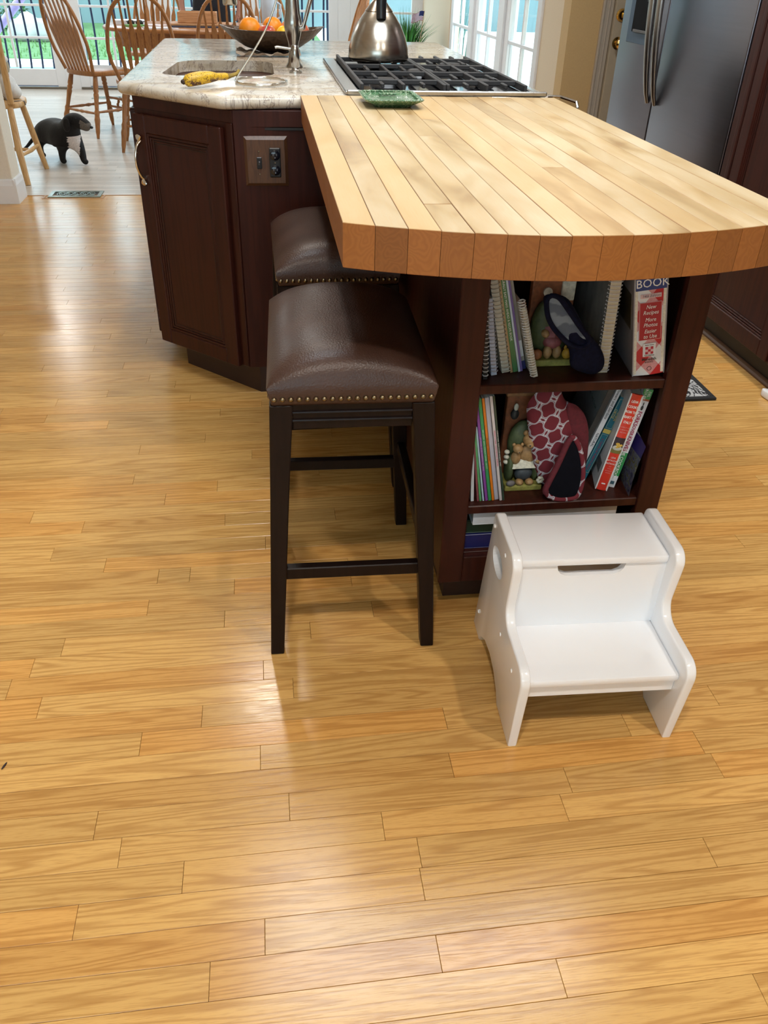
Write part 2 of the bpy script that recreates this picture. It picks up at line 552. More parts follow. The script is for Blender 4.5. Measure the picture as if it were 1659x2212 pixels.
# ------------------------------------------------------------------ the room: floor
ROW = 0.0566
Y_SEAM = 0.8159
KY1 = 5.395          # where the kitchen boards end
floor_bm = new(); box(floor_bm, -3.4, 3.1, -2.7, 5.4, -0.05, -0.0145); box(floor_bm, -3.4, 1.88, 5.4, 10.25, -0.05, -0.0145)
floor = struct('floor', floor_bm, pm('subfloor', (0.10, 0.05, 0.02), 0.8))
JOINTS = {}
for x, y in [(-0.063, 0.653), (-0.018, 0.876), (0.285, 0.96), (0.492, 0.923), (0.0, 1.17), (-0.181, 1.154), (-0.06, 1.216), (-0.571, 1.243), (-0.5, 1.19),
             (0.197, 0.617), (0.371, 0.581), (0.86, 1.093), (1.043, 1.86), (0.872, 1.81), (1.022, 1.757), (0.92, 1.672), (1.023, 1.629), (0.902, 1.573), (0.837, 1.469),
             (-0.66, 1.89), (-0.52, 1.83), (-0.575, 1.69), (-0.44, 1.66), (-0.308, 1.602), (-0.233, 1.557), (-0.126, 1.511), (-0.156, 1.823)]:
    JOINTS.setdefault(math.floor((y - Y_SEAM) / ROW), []).append(x)
boards = []
rng = random.Random(11)
for k in range(math.floor((-2.6 - Y_SEAM) / ROW), math.ceil((KY1 - Y_SEAM) / ROW)):
    y0 = Y_SEAM + k * ROW; y1 = min(y0 + ROW, KY1)
    if y1 - y0 < 0.01: continue
    js = sorted(JOINTS.get(k, []))
    xs = [-3.2]
    targets = js + [3.0]
    for tgt in targets:
        while True:
            step = rng.choice((0.32, 0.45, 0.6, 0.75, 0.9, 1.1)) * rng.uniform(0.85, 1.15)
            if xs[-1] + step > tgt - 0.3: break
            xs.append(xs[-1] + step)
        xs.append(tgt)
    for a, b in zip(xs, xs[1:]): boards.append((a, b, y0, y1, rng.random()))

def seen(a, b, y0, y1):
    """how large a board shows from where the photograph was taken"""
    pts = []
    for x, y in ((a, y0), (b, y0), (b, y1), (a, y1)):
        v = Vector((x, y, 0)) - Vector((0, 0, CAM_H)); d = v.dot(_f)
        if d < 0.1: return 0
        pts.append((max(0, min(1659, 829.5 + FPX * v.dot(_r) / d)), max(0, min(2212, 1106 - FPX * v.dot(_u) / d))))
    return abs(sum(pts[i - 1][0] * pts[i][1] - pts[i][0] * pts[i - 1][1] for i in range(4))) / 2
ranked = sorted(boards, key=lambda q: -seen(*q[:4]))
GAP = 0.0003
def board(bm, a, b, y0, y1, r):
    z = 0.0 - (r * 7 % 1) * 0.0003
    vs = box(bm, a + GAP, b - GAP, y0 + GAP, y1 - GAP, -0.014, z, 0.0005)
for q in ranked[:300]:
    bm = new(); board(bm, *q)
    o = obj('plank', bm, oak_floor, floor, rnd=q[4])
bm = new(); vals = []
for q in ranked[300:]:
    n = len(bm.faces); board(bm, *q); vals += [q[4]] * (len(bm.faces) - n)
o = obj('distant_planks', bm, oak_floor, floor, rnd=vals); o['kind'] = 'stuff'
bm = new(); vals = []
y = KY1 + 0.012
while y < 10.18:
    x = -3.4 - rng.random() * 0.6
    while x < 1.8:
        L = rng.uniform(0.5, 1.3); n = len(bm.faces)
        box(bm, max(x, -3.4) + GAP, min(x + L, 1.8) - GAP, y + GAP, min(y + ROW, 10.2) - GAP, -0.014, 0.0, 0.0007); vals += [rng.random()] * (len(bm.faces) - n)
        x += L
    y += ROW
o = obj('dining_planks', bm, glare_floor, floor, rnd=vals); o['kind'] = 'stuff'
bm = new(); box(bm, -1.46, 1.78, KY1, KY1 + 0.011, -0.01, 0.002, 0.001)
struct('trim_1', bm, pm('threshold_oak', (0.42, 0.20, 0.06), 0.35))

# ------------------------------------------------------------------ walls and ceiling
bm = new(); box(bm, -3.4, 3.1, -2.7, 5.4, CEIL, CEIL + 0.1); box(bm, -3.4, 1.88, 5.4, 10.3, CEIL, CEIL + 0.1)
struct('ceiling', bm, ceil_white)
bm = new(); box(bm, -3.5, -3.4, -2.7, 10.3, 0, CEIL)
struct('wall_left', bm, wall_cream)
bm = new(); box(bm, -3.4, -1.46, 5.215, 5.39, 0, CEIL, 0.004)
struct('wall_partition', bm, wall_cream)
bm = new()
prof = [(0, 0), (0.016, 0), (0.016, 0.10), (0.012, 0.112), (0.009, 0.128), (0.004, 0.135), (0, 0.135)]
def base_run(bm, a, b, out):
    a = Vector(a); b = Vector(b); o = Vector(out)
    ra = [bm.verts.new((a.x + o.x * d, a.y + o.y * d, z)) for d, z in prof]
    rb = [bm.verts.new((b.x + o.x * d, b.y + o.y * d, z)) for d, z in prof]
    for i in range(len(prof)):
        j = (i + 1) % len(prof)
        bm.faces.new((ra[i], ra[j], rb[j], rb[i]))
    bm.faces.new(ra[::-1]); bm.faces.new(rb)
base_run(bm, (-3.39, 5.2149), (-1.444, 5.2149), (0, -1))
base_run(bm, (-1.4599, 5.199), (-1.4599, 5.39), (1, 0))
struct('baseboard_left', bm, trim_white)
# wall right of the opening: dining side with glazed doors, kitchen side with the panelled door
bm = new(); box(bm, 1.78, 3.1, 5.27, 5.40, 0, CEIL)
struct('wall_facing', bm, pm('shaded_wall_tan', (0.52, 0.36, 0.17), 0.7, 0, 0.03, 120, 0.03))  # darker than the dining side: the backlit face's shade is in the colour
bm = new(); box(bm, 3.1, 3.2, -2.7, 5.4, 0, CEIL)
struct('wall_right', bm, wall_beige)

def glazed(name, plane, u0, u1, z0=0.0, z1=2.05, rows=6, cols=2, at=10.2, thick=0.045, bottom=0.17, knob=False):
    """a glazed door leaf along X (plane 'y') or Y (plane 'x')"""
    root = bpy.data.objects.new(name, None); C.objects.link(root); root['kind'] = 'structure'
    def P(u, d, z): return (u, at + d, z) if plane == 'y' else (at + d, u, z)
    root.location = P((u0 + u1) / 2, 0, z0); MW[root.name] = Matrix.Translation(root.location)
    def bar(nm, ua, ub, za, zb, d0, d1, m=trim_white, bev=0.003):
        b = new()
        if plane == 'y': box(b, ua, ub, at + d0, at + d1, za, zb, bev)
        else: box(b, at + d0, at + d1, ua, ub, za, zb, bev)
        return obj(nm, b, m, root)
    st = 0.10
    bar('stile', u0, u0 + st, z0, z1, 0, thick); bar('stile', u1 - st, u1, z0, z1, 0, thick)
    bar('bottom_rail', u0 + st, u1 - st, z0 + 0.012, z0 + bottom, 0.002, thick - 0.002); bar('top_rail', u0 + st, u1 - st, z1 - 0.12, z1, 0.002, thick - 0.002)
    g0, g1 = z0 + bottom, z1 - 0.12
    zs = [g0 + (g1 - g0) * i / rows for i in range(rows + 1)]
    us = [u0 + st + (u1 - u0 - 2 * st) * i / cols for i in range(cols + 1)]
    for z in zs[1:-1]: bar('muntin', u0 + st, u1 - st, z - 0.011, z + 0.011, 0.008, thick - 0.008, bev=0.002)
    for i in range(rows):
        for u in us[1:-1]: bar('muntin', u - 0.011, u + 0.011, zs[i] + 0.011, zs[i + 1] - 0.011, 0.0085, thick - 0.0085, bev=0.002)
        for j in range(cols): bar('pane', us[j], us[j + 1], zs[i], zs[i + 1], thick / 2 - 0.002, thick / 2 + 0.002, glass, 0)
    return root
BACK = [(-3.05, -2.07), (-1.93, -1.13), (-0.99, -0.10), (-0.08, 0.86), (0.99, 1.76)]
for i, (a, b) in enumerate(BACK): glazed('door_%d' % (i + 1), 'y', a, b, 0.02)
SIDE = [(5.86, 6.72), (6.86, 7.72), (7.86, 8.72)]
for i, (a, b) in enumerate(SIDE): glazed('door_%d' % (i + 6), 'x', a, b, 0.02, at=1.79)
bm = new()
edges = [-3.4] + [v for ab in BACK for v in ab] + [1.9]
for i in range(0, len(edges), 2): box(bm, edges[i], edges[i + 1], 10.2, 10.3, 0, 2.07)
box(bm, -3.4, 1.9, 10.2, 10.3, 2.07, CEIL)
struct('wall_back', bm, trim_white)
bm = new()
edges = [5.40] + [v for ab in SIDE for v in ab] + [10.2]
box(bm, 1.78, 1.88, edges[0], edges[1] - 0.075, 0, CEIL)
box(bm, 1.78, 1.88, SIDE[-1][1], 10.2, 0, CEIL)
box(bm, 1.78, 1.88, edges[1] - 0.075, SIDE[-1][1], 2.07, CEIL)
struct('wall_dining', bm, wall_beige)
bm = new()
box(bm, 1.765, 1.88, SIDE[0][0] - 0.075, SIDE[0][0], 0, 2.07, 0.004)
for a, b in zip(SIDE, SIDE[1:]): box(bm, 1.77, 1.88, a[1], b[0], 0, 2.07, 0.004)
struct('trim_2', bm, trim_white)
bm = new()
for a, b in BACK: box(bm, a, b, 10.19, 10.26, 0.0, 0.02, 0.003)
struct('trim_3', bm, pm('bronze_threshold', (0.14, 0.12, 0.09), 0.45))

# panelled door with casing and brass locks, beyond the refrigerator
bm = new(); box(bm, 2.035, 2.86, 5.235, 5.269, 0.01, 2.03, 0.003)
door = struct('door_9', bm, pm('taupe_door_paint', (0.40, 0.345, 0.26), 0.45, 0, 0.03))
MW['door_9'] = Matrix.Translation(door.location)
for (nm, z, r, kind) in (('door_knob', 0.874, 0.028, 0), ('deadbolt', 1.014, 0.031, 1)):
    bm = new()
    Mk = Matrix.Translation((2.076, 5.235, z)) @ Matrix.Rotation(PI / 2, 4, 'X')
    if kind == 0: lathe(bm, [(0, 0), (0.032, 0), (0.032, 0.004), (0.012, 0.010), (0.011, 0.03), (0.022, 0.036), (0.029, 0.048), (0.027, 0.060), (0.016, 0.068), (0, 0.070)], seg=24, M=Mk)
    else:
        lathe(bm, [(0, 0), (0.033, 0), (0.033, 0.004), (0.026, 0.012), (0.024, 0.02), (0, 0.021)], seg=24, M=Mk)
        box(bm, 2.072, 2.080, 5.20, 5.216, z - 0.014, z + 0.014, 0.002)
    obj(nm, bm, brass, door, 35)
bm = new()
for a, b, d in ((1.965, 2.032, 0.012), (1.965, 1.980, 0.022), (2.00, 2.01, 0.018)): box(bm, a, b, 5.27 - d, 5.2699, 0, 2.09, 0.003)
box(bm, 1.965, 2.93, 5.25, 5.2699, 2.035, 2.10, 0.003)
struct('trim_4', bm, pm('taupe_casing', (0.42, 0.37, 0.31), 0.45, 0, 0.03))

# wall behind the photographer with its window
WX0, WX1, WZ0, WZ1 = -2.7, 0.6, 0.95, 2.1
bm = new()
box(bm, -3.4, WX0, -2.7, -2.6, 0, CEIL); box(bm, WX1, 3.1, -2.7, -2.6, 0, CEIL)
box(bm, WX0, WX1, -2.7, -2.6, 0, WZ0); box(bm, WX0, WX1, -2.7, -2.6, WZ1, CEIL)
struct('wall_rear', bm, wall_cream)
win = bpy.data.objects.new('window_1', None); C.objects.link(win); win['kind'] = 'structure'
win.location = ((WX0 + WX1) / 2, -2.65, WZ0); MW['window_1'] = Matrix.Translation(win.location)
for x in [WX0 + (WX1 - WX0) * i / 3 for i in range(4)]: part('jamb', win, trim_white, box, x - 0.03, x + 0.03, -2.69, -2.6, WZ0, WZ1)
for z in (WZ0, (WZ0 + WZ1) / 2, WZ1): part('rail', win, trim_white, box, WX0, WX1, -2.68, -2.61, z - 0.025, z + 0.025)
for i in range(3):
    a = WX0 + (WX1 - WX0) * i / 3
    part('pane', win, glass, box, a, a + (WX1 - WX0) / 3, -2.652, -2.648, WZ0, WZ1)

# ------------------------------------------------------------------ recessed ceiling lights, the dining ones added as fill
lens = emitter('lamp_lens', (1.0, 0.90, 0.76), 14.0)
proto = None
for i, (x, y) in enumerate(CANS + DINING_FILL_CANS):
    loc = (x, y, CEIL)
    if proto is None:
        t = thing('recessed_light', 'round white recessed ceiling light over the kitchen floor', 'ceiling light', loc, 0, 'recessed kitchen ceiling lights')
        part('trim_ring', t, trim_white, lathe, [(0.072, -0.001), (0.095, -0.001), (0.095, -0.006), (0.075, -0.012), (0.072, -0.004), (0.072, -0.001)], loc, 28, smooth=40)
        part('lens', t, lens, lathe, [(0, -0.004), (0.071, -0.004), (0.071, -0.002), (0, -0.002)], loc, 28)
        proto = t
    else:
        t = copy_tree(proto); place(t, loc, 0)
        if i >= len(CANS): t['label'] = 'added fill light in the ceiling over the dining floor'; t['group'] = 'added dining fill lights'
    ld = bpy.data.lights.new('can_light', 'AREA'); ld.shape = 'DISK'; ld.size = 0.13; ld.energy = CAN_POWER if i < len(CANS) else DINING_FILL_POWER; ld.color = CAN_COLOR if i < len(CANS) else DINING_FILL_COLOR
    lo = bpy.data.objects.new('can_light', ld); C.objects.link(lo); lo.parent = t; lo.location = (0, 0, -0.016)

fx = thing('ceiling_fixture', 'flat rectangular ceiling light with white frame over the island', 'ceiling light', (0.5, 1.95, CEIL))
for q in ((-0.25, 1.25, 1.48, 1.53), (-0.25, 1.25, 2.37, 2.42), (-0.25, -0.2, 1.53, 2.37), (1.2, 1.25, 1.53, 2.37)): part('frame', fx, trim_white, box, *q, CEIL - 0.07, CEIL - 0.0005, 0.004)
part('diffuser', fx, emitter('diffuser_glow', PANEL_COLOR, PANEL_GLOW), box, -0.199, 1.199, 1.531, 2.369, CEIL - 0.06, CEIL - 0.05)

# ------------------------------------------------------------------ outside
def ground_mat(name, c0, c1, sc): 
    t = NT(name); n = t.noise(t.pos(), sc, 4.0, 0.6)
    return t.set(t.ramp(n, [(0.3, c0), (0.7, c1)]), 0.9)
bm = new(); box(bm, -9, 1.2, 10.3, 14.3, -0.2, -0.1); box(bm, 1.9, 14, 4.0, 10.3, -0.2, -0.1); box(bm, 1.2, 14, 10.3, 22, -0.2, -0.1)
struct('patio', bm, ground_mat('pale_concrete', (0.62, 0.62, 0.60), (0.72, 0.72, 0.70), 3))
bm = new(); box(bm, -14, 1.2, 14.3, 22, -0.2, -0.09)
o = struct('lawn', bm, ground_mat('grass_green', (0.045, 0.12, 0.035), (0.12, 0.24, 0.08), 9))
bm = new()
for i in range(2600):
    x = random.uniform(-8, 1.1); y = random.uniform(14.3, 19); h = random.uniform(0.03, 0.09); a = random.uniform(0, PI)
    dx, dy = math.cos(a) * 0.012, math.sin(a) * 0.012
    bm.faces.new([bm.verts.new(p) for p in ((x - dx, y - dy, -0.1), (x + dx, y + dy, -0.1), (x + random.uniform(-.03, .03), y, -0.09 + h))])
o = obj('grass', bm, ground_mat('grass_blade', (0.05, 0.14, 0.03), (0.16, 0.30, 0.09), 6)); tag(o, 'short green grass on the lawn beyond the patio', 'grass', kind='stuff')
bm = new(); box(bm, -16, 16, 22, 22.2, -0.2, 3.4); 
struct('wall_garden', bm, outside_white)
bm = new(); box(bm, -5.2, -0.8, 11.75, 12.85, -0.1, -0.06, 0.01)
tag(obj('outdoor_mat', bm, pm('cyan_vinyl', (0.10, 0.45, 0.58), 0.35, 0, 0.1, 6)), 'bright cyan mat lying on the patio outside the glazed doors', 'mat')
def rock(name, c, r, label):
    bm = new()
    bmesh.ops.create_icosphere(bm, subdivisions=3, radius=1.0, matrix=Matrix.Translation(c) @ Matrix.Diagonal((*r, 1)))
    for v in bm.verts:
        d = (v.co - Vector(c)); k = 1 + 0.18 * math.sin(9 * d.x / r[0] * .5 + c[0]) * math.cos(7 * d.y / r[1] * .5) + 0.1 * math.sin(13 * d.z / r[2])
        v.co = Vector(c) + d * k
        v.co.z = max(v.co.z, -0.095)
    tag(obj(name, bm, ground_mat(name + '_stone' + str(len(MATS)), (0.30, 0.29, 0.28), (0.46, 0.45, 0.43), 5), smooth=50), label, 'rock')
rock('garden_rock', (-3.95, 17.2, 0.05), (0.42, 0.3, 0.26), 'large grey rock at the end of the lawn')
rock('garden_rock', (-5.0, 17.6, -0.0), (0.3, 0.25, 0.16), 'low dark rock on the lawn beside the larger grey rock')
rock('garden_rock', (-2.0, 17.8, -0.0), (0.5, 0.3, 0.15), 'long low grey rock on the lawn seen past the dining chairs')
leaf_g = pm('shrub_leaf', (0.06, 0.16, 0.06), 0.6, 0, 0.35, 3)
def shrub(c, r, n, label, seed):
    rg = random.Random(seed)
    t = thing('garden_shrub', label, 'shrub', (c[0], c[1], -0.1))
    part('stem', t, pm('bark', (0.12, 0.08, 0.05), 0.8), tube, [(c[0], c[1], -0.1), (c[0] + 0.02, c[1], c[2] * 0.6), (c[0], c[1], c[2])], [0.03, 0.022, 0.012])
    bm = new()
    for i in range(n):
        d = Vector((rg.gauss(0, 1), rg.gauss(0, 1), rg.gauss(0, 1))).normalized() * r * rg.uniform(0.55, 1)
        p = Vector(c) + d; a = Vector((rg.uniform(-1, 1), rg.uniform(-1, 1), rg.uniform(-.4, 1))).normalized() * 0.09
        b = a.cross(Vector((rg.uniform(-1, 1), rg.uniform(-1, 1), 1))).normalized() * 0.035
        bm.faces.new([bm.verts.new(p + q) for q in (-a * .1, b + a * .45, a, -b + a * .45)])
    o = obj('foliage', bm, leaf_g, t); o['kind'] = 'stuff'
shrub((-4.7, 19.4, 0.12), 0.32, 240, 'round green shrub behind the grey garden rock', 1)
shrub((-4.0, 20.6, 0.18), 0.36, 260, 'round green shrub further along the pale garden wall', 2)

# wrought-iron railing with belly bars outside the glazed doors
t = thing('iron_railing', 'dark wrought iron railing with bowed bars outside the glazed doors', 'railing', (-1.2, 10.55, -0.1))
navy_iron = pm('dark_blue_iron', (0.012, 0.022, 0.060), 0.45, 0.3, 0.1)
barmesh = None
for i in range(33):
    x = -3.08 + i * 0.119
    if barmesh is None:
        bm = new()
        pts = []
        for k in range(15):
            s = k / 14; z = 0.0 + 1.15 * s
            pts.append((x, 10.42 + 0.20 * math.sin(PI * min(1, s * 1.05)) ** 0.8 * (1 - 0.45 * s), z))
        tube(bm, pts, 0.011, 6)
        o = obj('bar', bm, navy_iron, t, 60); barmesh = o; x0 = x
    else:
        o = barmesh.copy(); C.objects.link(o); o.location.x += x - x0
for z in (-0.0, 1.15): part('rail', t, navy_iron, box, -3.12, 0.77, 10.40, 10.44, z - 0.012, z + 0.012, 0.003)
for x in (-3.12, -1.2, 0.77): part('post', t, navy_iron, box, x - 0.02, x + 0.02, 10.40, 10.44, -0.1, 1.17, 0.003)
bm = new()
tube(bm, [(-3.50 + 1.30 * k / 12, 11.0, -0.065 + 1.22 * (k / 12) ** 1.04) for k in range(13)], 0.042, 12)
tag(obj('pool_noodle', bm, pm('lavender_foam', (0.40, 0.31, 0.60), 0.7), smooth=60), 'lavender foam pool noodle leaning outside behind the iron railing', 'pool noodle')
t = thing('reed_clump', 'tall spiky dark green plant outside the side doors', 'plant', (2.55, 11.9, -0.1))
reed = pm('reed_green', (0.03, 0.13, 0.10), 0.5, 0, 0.3, 4)
for i in range(34):
    a = random.uniform(0, 2 * PI); r = random.uniform(0.02, 0.2); h = random.uniform(0.75, 1.15); l = random.uniform(0.02, 0.22)
    bx, by = 2.55 + r * math.cos(a), 11.9 + r * math.sin(a)
    part('blade', t, reed, tube, [(bx, by, -0.1), (bx + l * .3 * math.cos(a), by + l * .3 * math.sin(a), h * .5), (bx + l * math.cos(a), by + l * math.sin(a), h - .1)], [0.014, 0.012, 0.002], 5, flat=(1, .3))
# ------------------------------------------------------------------ island cabinet
TOP = 0.915
B0, B1 = Vector((-0.085, 2.558)), Vector((-0.392, 2.845))
isl = thing('island_cabinet', 'dark cherry island cabinet with an angled corner door under the granite', 'cabinet', (0.2, 3.4, 0))
body = [(B0.x, B0.y), (0.845, 2.60), (0.845, 4.42), (-0.392, 4.42), (B1.x, B1.y)]
part('carcass', isl, cherry, prism, body, 0.098, 0.879)
kick = [(-0.055, 2.572), (0.80, 2.60), (0.80, 4.36), (-0.322, 4.36), (-0.318, 2.832)]
part('toe_kick', isl, pm('toe_kick_cherry', (0.026, 0.009, 0.006), 0.5), prism, kick, 0.0, 0.0979)
ud = (B1 - B0).normalized(); nd = Vector((ud.y, -ud.x))
if nd.y > 0: nd = -nd
def face_matrix(o, u, n):
    # local x along the face, local y up, local z out of the face
    return Matrix(((u.x, 0, n.x, o.x), (u.y, 0, n.y, o.y), (0, 1, 0, 0), (0, 0, 0, 1)))
FM = face_matrix(B0, ud, nd)
L45 = (B1 - B0).length
part('frieze', isl, cherry, box, 0.0, L45, 0.845, 0.878, 0.0, 0.004, 0.001, M=FM)
part('corner_post', isl, cherry, box, 0.002, 0.026, 0.10, 0.845, 0.0, 0.006, 0.002, M=FM)
part('fascia', isl, cherry, box, B0.x, 0.33, 2.560, 2.580, 0.835, 0.878, 0.001)
part('fascia_bead', isl, pm('black_line', (0.008, 0.006, 0.006), 0.4), box, B0.x + 0.003, 0.33, 2.562, 2.58, 0.826, 0.8345, 0.001)

def panel_door(parent, M, x0, x1, y0, y1, th=0.02, fw=0.052, glaze=True):
    """frame-and-panel door: stiles, rails, stepped moulding and a flat panel"""
    bm = new(); box(bm, x0 + fw - 0.004, x1 - fw + 0.004, y0 + fw - 0.004, y1 - fw + 0.004, 0.001, th * 0.5, 0, M=M)
    d = obj('door', bm, cherry, parent)
    MW[d.name] = MW[parent.name]
    part('stile', d, cherry, box, x0, x0 + fw, y0, y1, 0.001, th, 0.003, M=M); part('stile', d, cherry, box, x1 - fw, x1, y0, y1, 0.001, th, 0.003, M=M)
    part('rail', d, cherry, box, x0 + fw, x1 - fw, y0, y0 + fw, 0.001, th - 0.0005, 0.003, M=M); part('rail', d, cherry, box, x0 + fw, x1 - fw, y1 - fw, y1, 0.001, th - 0.0005, 0.003, M=M)
    line = pm('glaze_line', (0.012, 0.005, 0.004), 0.4)
    bm = new()
    for k, (ins, h, wd) in enumerate(((0.0, 0.0165, 0.008), (0.010, 0.0145, 0.006), (0.018, 0.0125, 0.006))):
        a0, a1, b0, b1 = x0 + fw + ins, x1 - fw - ins, y0 + fw + ins, y1 - fw - ins
        for q in ((a0, a0 + wd, b0, b1), (a1 - wd, a1, b0, b1), (a0 + wd, a1 - wd, b0, b0 + wd), (a0 + wd, a1 - wd, b1 - wd, b1)): box(bm, *q, 0.002, h * th / 0.02, 0.0015, M=M)
    obj('moulding', bm, cherry, d)
    bm = new()
    for ins in (0.0085, 0.0165, 0.0245):
        a0, a1, b0, b1 = x0 + fw + ins, x1 - fw - ins, y0 + fw + ins, y1 - fw - ins
        wd = 0.0014
        for q in ((a0, a0 + wd, b0, b1), (a1 - wd, a1, b0, b1), (a0, a1, b0, b0 + wd), (a0, a1, b1 - wd, b1)): box(bm, *q, 0.002, 0.0112 * th / 0.02, M=M)
    obj('glaze_line', bm, line, d)
    return d
d1 = panel_door(isl, FM, 0.036, L45 - 0.008, 0.095, 0.832)
# shell-ended bow pull
def pull(parent, M, x, y0, y1, z):
    bm = new()
    n = 16; pts = []; rad = []
    for i in range(n + 1):
        s = i / n
        pts.append(M @ Vector((x + 0.0, y0 + (y1 - y0) * s, z + 0.027 * math.sin(PI * s) ** 0.6)))
        rad.append(0.0038 + 0.0035 * abs(2 * s - 1) ** 4)
    tube(bm, pts, rad, 8)
    for e, sg in ((y0, -1), (y1, 1)):
        for k in range(5):
            a = (k - 2) * 0.32
            p0 = M @ Vector((x, e, z + 0.006)); p1 = M @ Vector((x + 0.017 * math.sin(a), e + sg * 0.020 * math.cos(a), z + 0.005))
            tube(bm, [p0, p0.lerp(p1, .6), p1], [0.0022, 0.0048, 0.0032], 6)
        tube(bm, [M @ Vector((x, e, z - 0.001)), M @ Vector((x, e, z + 0.008))], 0.005, 8)
    return obj('handle', bm, chrome, parent, 45, label='curved silver pull with fan-shaped ends')
pull(d1, FM, L45 - 0.032, 0.645, 0.755, 0.02)
FL = Matrix(((0, 0, -1, -0.392), (1, 0, 0, 0), (0, 1, 0, 0), (0, 0, 0, 1)))
d2 = panel_door(isl, FL, 2.895, 3.30, 0.10, 0.835, 0.022)
pull(d2, FL, 3.26, 0.645, 0.755, 0.022)
panel_door(isl, FL, 3.32, 3.72, 0.10, 0.835, 0.022)
bm = new()
for z in (0.19, 0.16, 0.71, 0.74): tube(bm, [FL @ Vector((2.872, z, 0.0)), FL @ Vector((2.872, z, 0.012))], 0.006, 8)
obj('hinge', bm, chrome, isl)

# wooden plate with switch and outlets on the cabinet's front
pl = thing('outlet_plate', 'square walnut switch plate with black switch and double outlet on the island', 'outlet', (0.003, 2.57, 0.675))
px0, px1, pz0, pz1, py = -0.060, 0.066, 0.676, 0.812, 2.556
bm = new()
o4 = [(px0, pz0), (px1, pz0), (px1, pz1), (px0, pz1)]; i4 = [(px0 + .009, pz0 + .009), (px1 - .009, pz0 + .009), (px1 - .009, pz1 - .009), (px0 + .009, pz1 - .009)]
ra = [bm.verts.new((x, py + 0.009, z)) for x, z in o4]; rb = [bm.verts.new((x, py + 0.004, z)) for x, z in o4]; rc = [bm.verts.new((x, py - 0.004, z)) for x, z in i4]
for A, Bq in ((ra, rb), (rb, rc)):
    for i in range(4): bm.faces.new((A[i], A[(i + 1) % 4], Bq[(i + 1) % 4], Bq[i]))
bm.faces.new(rc); bm.faces.new(ra[::-1])
obj('plate', bm, plate_wood, pl)
part('switch_recess', pl, black_plastic, box, -0.025, -0.009, py - 0.0055, py, 0.724, 0.757, 0.002)
part('toggle', pl, pm('toggle_grey', (0.035, 0.033, 0.036), 0.3), box, -0.020, -0.014, py - 0.012, py - 0.003, 0.735, 0.746, 0.002)
part('receptacle', pl, black_plastic, box, 0.011, 0.046, py - 0.006, py, 0.700, 0.783, 0.004, 2)
for z in (0.762, 0.721):
    bm = new()
    lathe(bm, [(0, 0), (0.0145, 0), (0.0145, 0.0015), (0.012, 0.003), (0, 0.003)], seg=18, M=Matrix.Translation((0.0285, py - 0.0058, z)) @ Matrix.Rotation(PI / 2, 4, 'X'))
    oo = obj('socket', bm, pm('socket_black', (0.006, 0.006, 0.010), 0.15), pl, 40)
    bm = new()
    for dx in (-0.005, 0.005): box(bm, 0.0285 + dx - 0.001, 0.0285 + dx + 0.001, py - 0.0092, py - 0.0086, z - 0.001, z + 0.005)
    box(bm, 0.027, 0.030, py - 0.0092, py - 0.0086, z - 0.008, z - 0.005, 0.0005)
    obj('slots', bm, pm('slot_glint', (0.22, 0.22, 0.24), 0.3, 1.0), oo)
for x, z in ((-0.017, 0.772), (-0.017, 0.710), (0.0285, 0.7415)):
    bm = new(); ball(bm, (x, py - 0.0055, z), (0.0022, 0.0012, 0.0022), 8, 6); obj('screw', bm, old_brass, pl)

# ------------------------------------------------------------------ granite worktop with sink cut-out
gout = rounded([(-0.118, 2.540), (0.10, 2.572), (0.868, 2.600), (0.868, 4.50), (-0.445, 4.46), (-0.436, 2.845)], [0.05, 0.3, 0.02, 0.03, 0.03, 0.035], 6)
hole = rounded([(-0.325, 3.015), (0.045, 3.015), (0.045, 3.50), (-0.29, 3.50)], [0.07, 0.09, 0.09, 0.11], 8)
bm = new()
R = 0.018
prof = [(0.0 + R * (1 - math.cos(a)), TOP - 0.0175 + 0.0175 * math.sin(a)) for a in [PI / 2 - PI * k / 10 for k in range(11)]]
rings = []
for ins, z in prof: rings.append([bm.verts.new((x, y, z)) for x, y in offset_poly(gout, ins)])
n = len(gout)
for a, b in zip(rings, rings[1:]):
    for i in range(n): bm.faces.new((a[i], a[(i + 1) % n], b[(i + 1) % n], b[i]))
def hole_face(z, outer):
    inner = [bm.verts.new((x, y, z)) for x, y in hole]
    es = []
    for L in (outer, inner):
        for i in range(len(L)):
            e = bm.edges.get((L[i], L[(i + 1) % len(L)])) or bm.edges.new((L[i], L[(i + 1) % len(L)]))
            es.append(e)
    bmesh.ops.triangle_fill(bm, edges=es, use_beauty=True)
    return inner
it = hole_face(TOP, rings[0]); ib = hole_face(TOP - 0.035, rings[-1])
for i in range(len(hole)):
    j = (i + 1) % len(hole); bm.faces.new((it[i], it[j], ib[j], ib[i]))
tag(obj('granite_worktop', bm, granite, smooth=40), 'cream granite worktop with rounded edge and a sink cut-out', 'worktop')
# undermount sink
sk = thing('sink', 'stainless undermount prep sink set into the cream granite', 'sink', (-0.13, 3.26, 0.70))
ho = offset_poly(hole, -0.012)
bm = new(); rr = []
for ins, z in ((-0.02, 0.8785), (0.0, 0.8785), (0.004, 0.872), (0.008, 0.74), (0.03, 0.705), (0.06, 0.70)): rr.append([bm.verts.new((x, y, z)) for x, y in offset_poly(ho, ins)])
for a, b in zip(rr, rr[1:]):
    for i in range(len(ho)): bm.faces.new((a[i], a[(i + 1) % len(ho)], b[(i + 1) % len(ho)], b[i]))
bm.faces.new(rr[-1])
obj('basin', bm, sink_steel, sk, 40)
part('drain', sk, chrome, lathe, [(0, 0.7015), (0.03, 0.7015), (0.042, 0.704), (0.045, 0.701), (0, 0.7005)], (-0.13, 3.26, 0), 24, smooth=40)

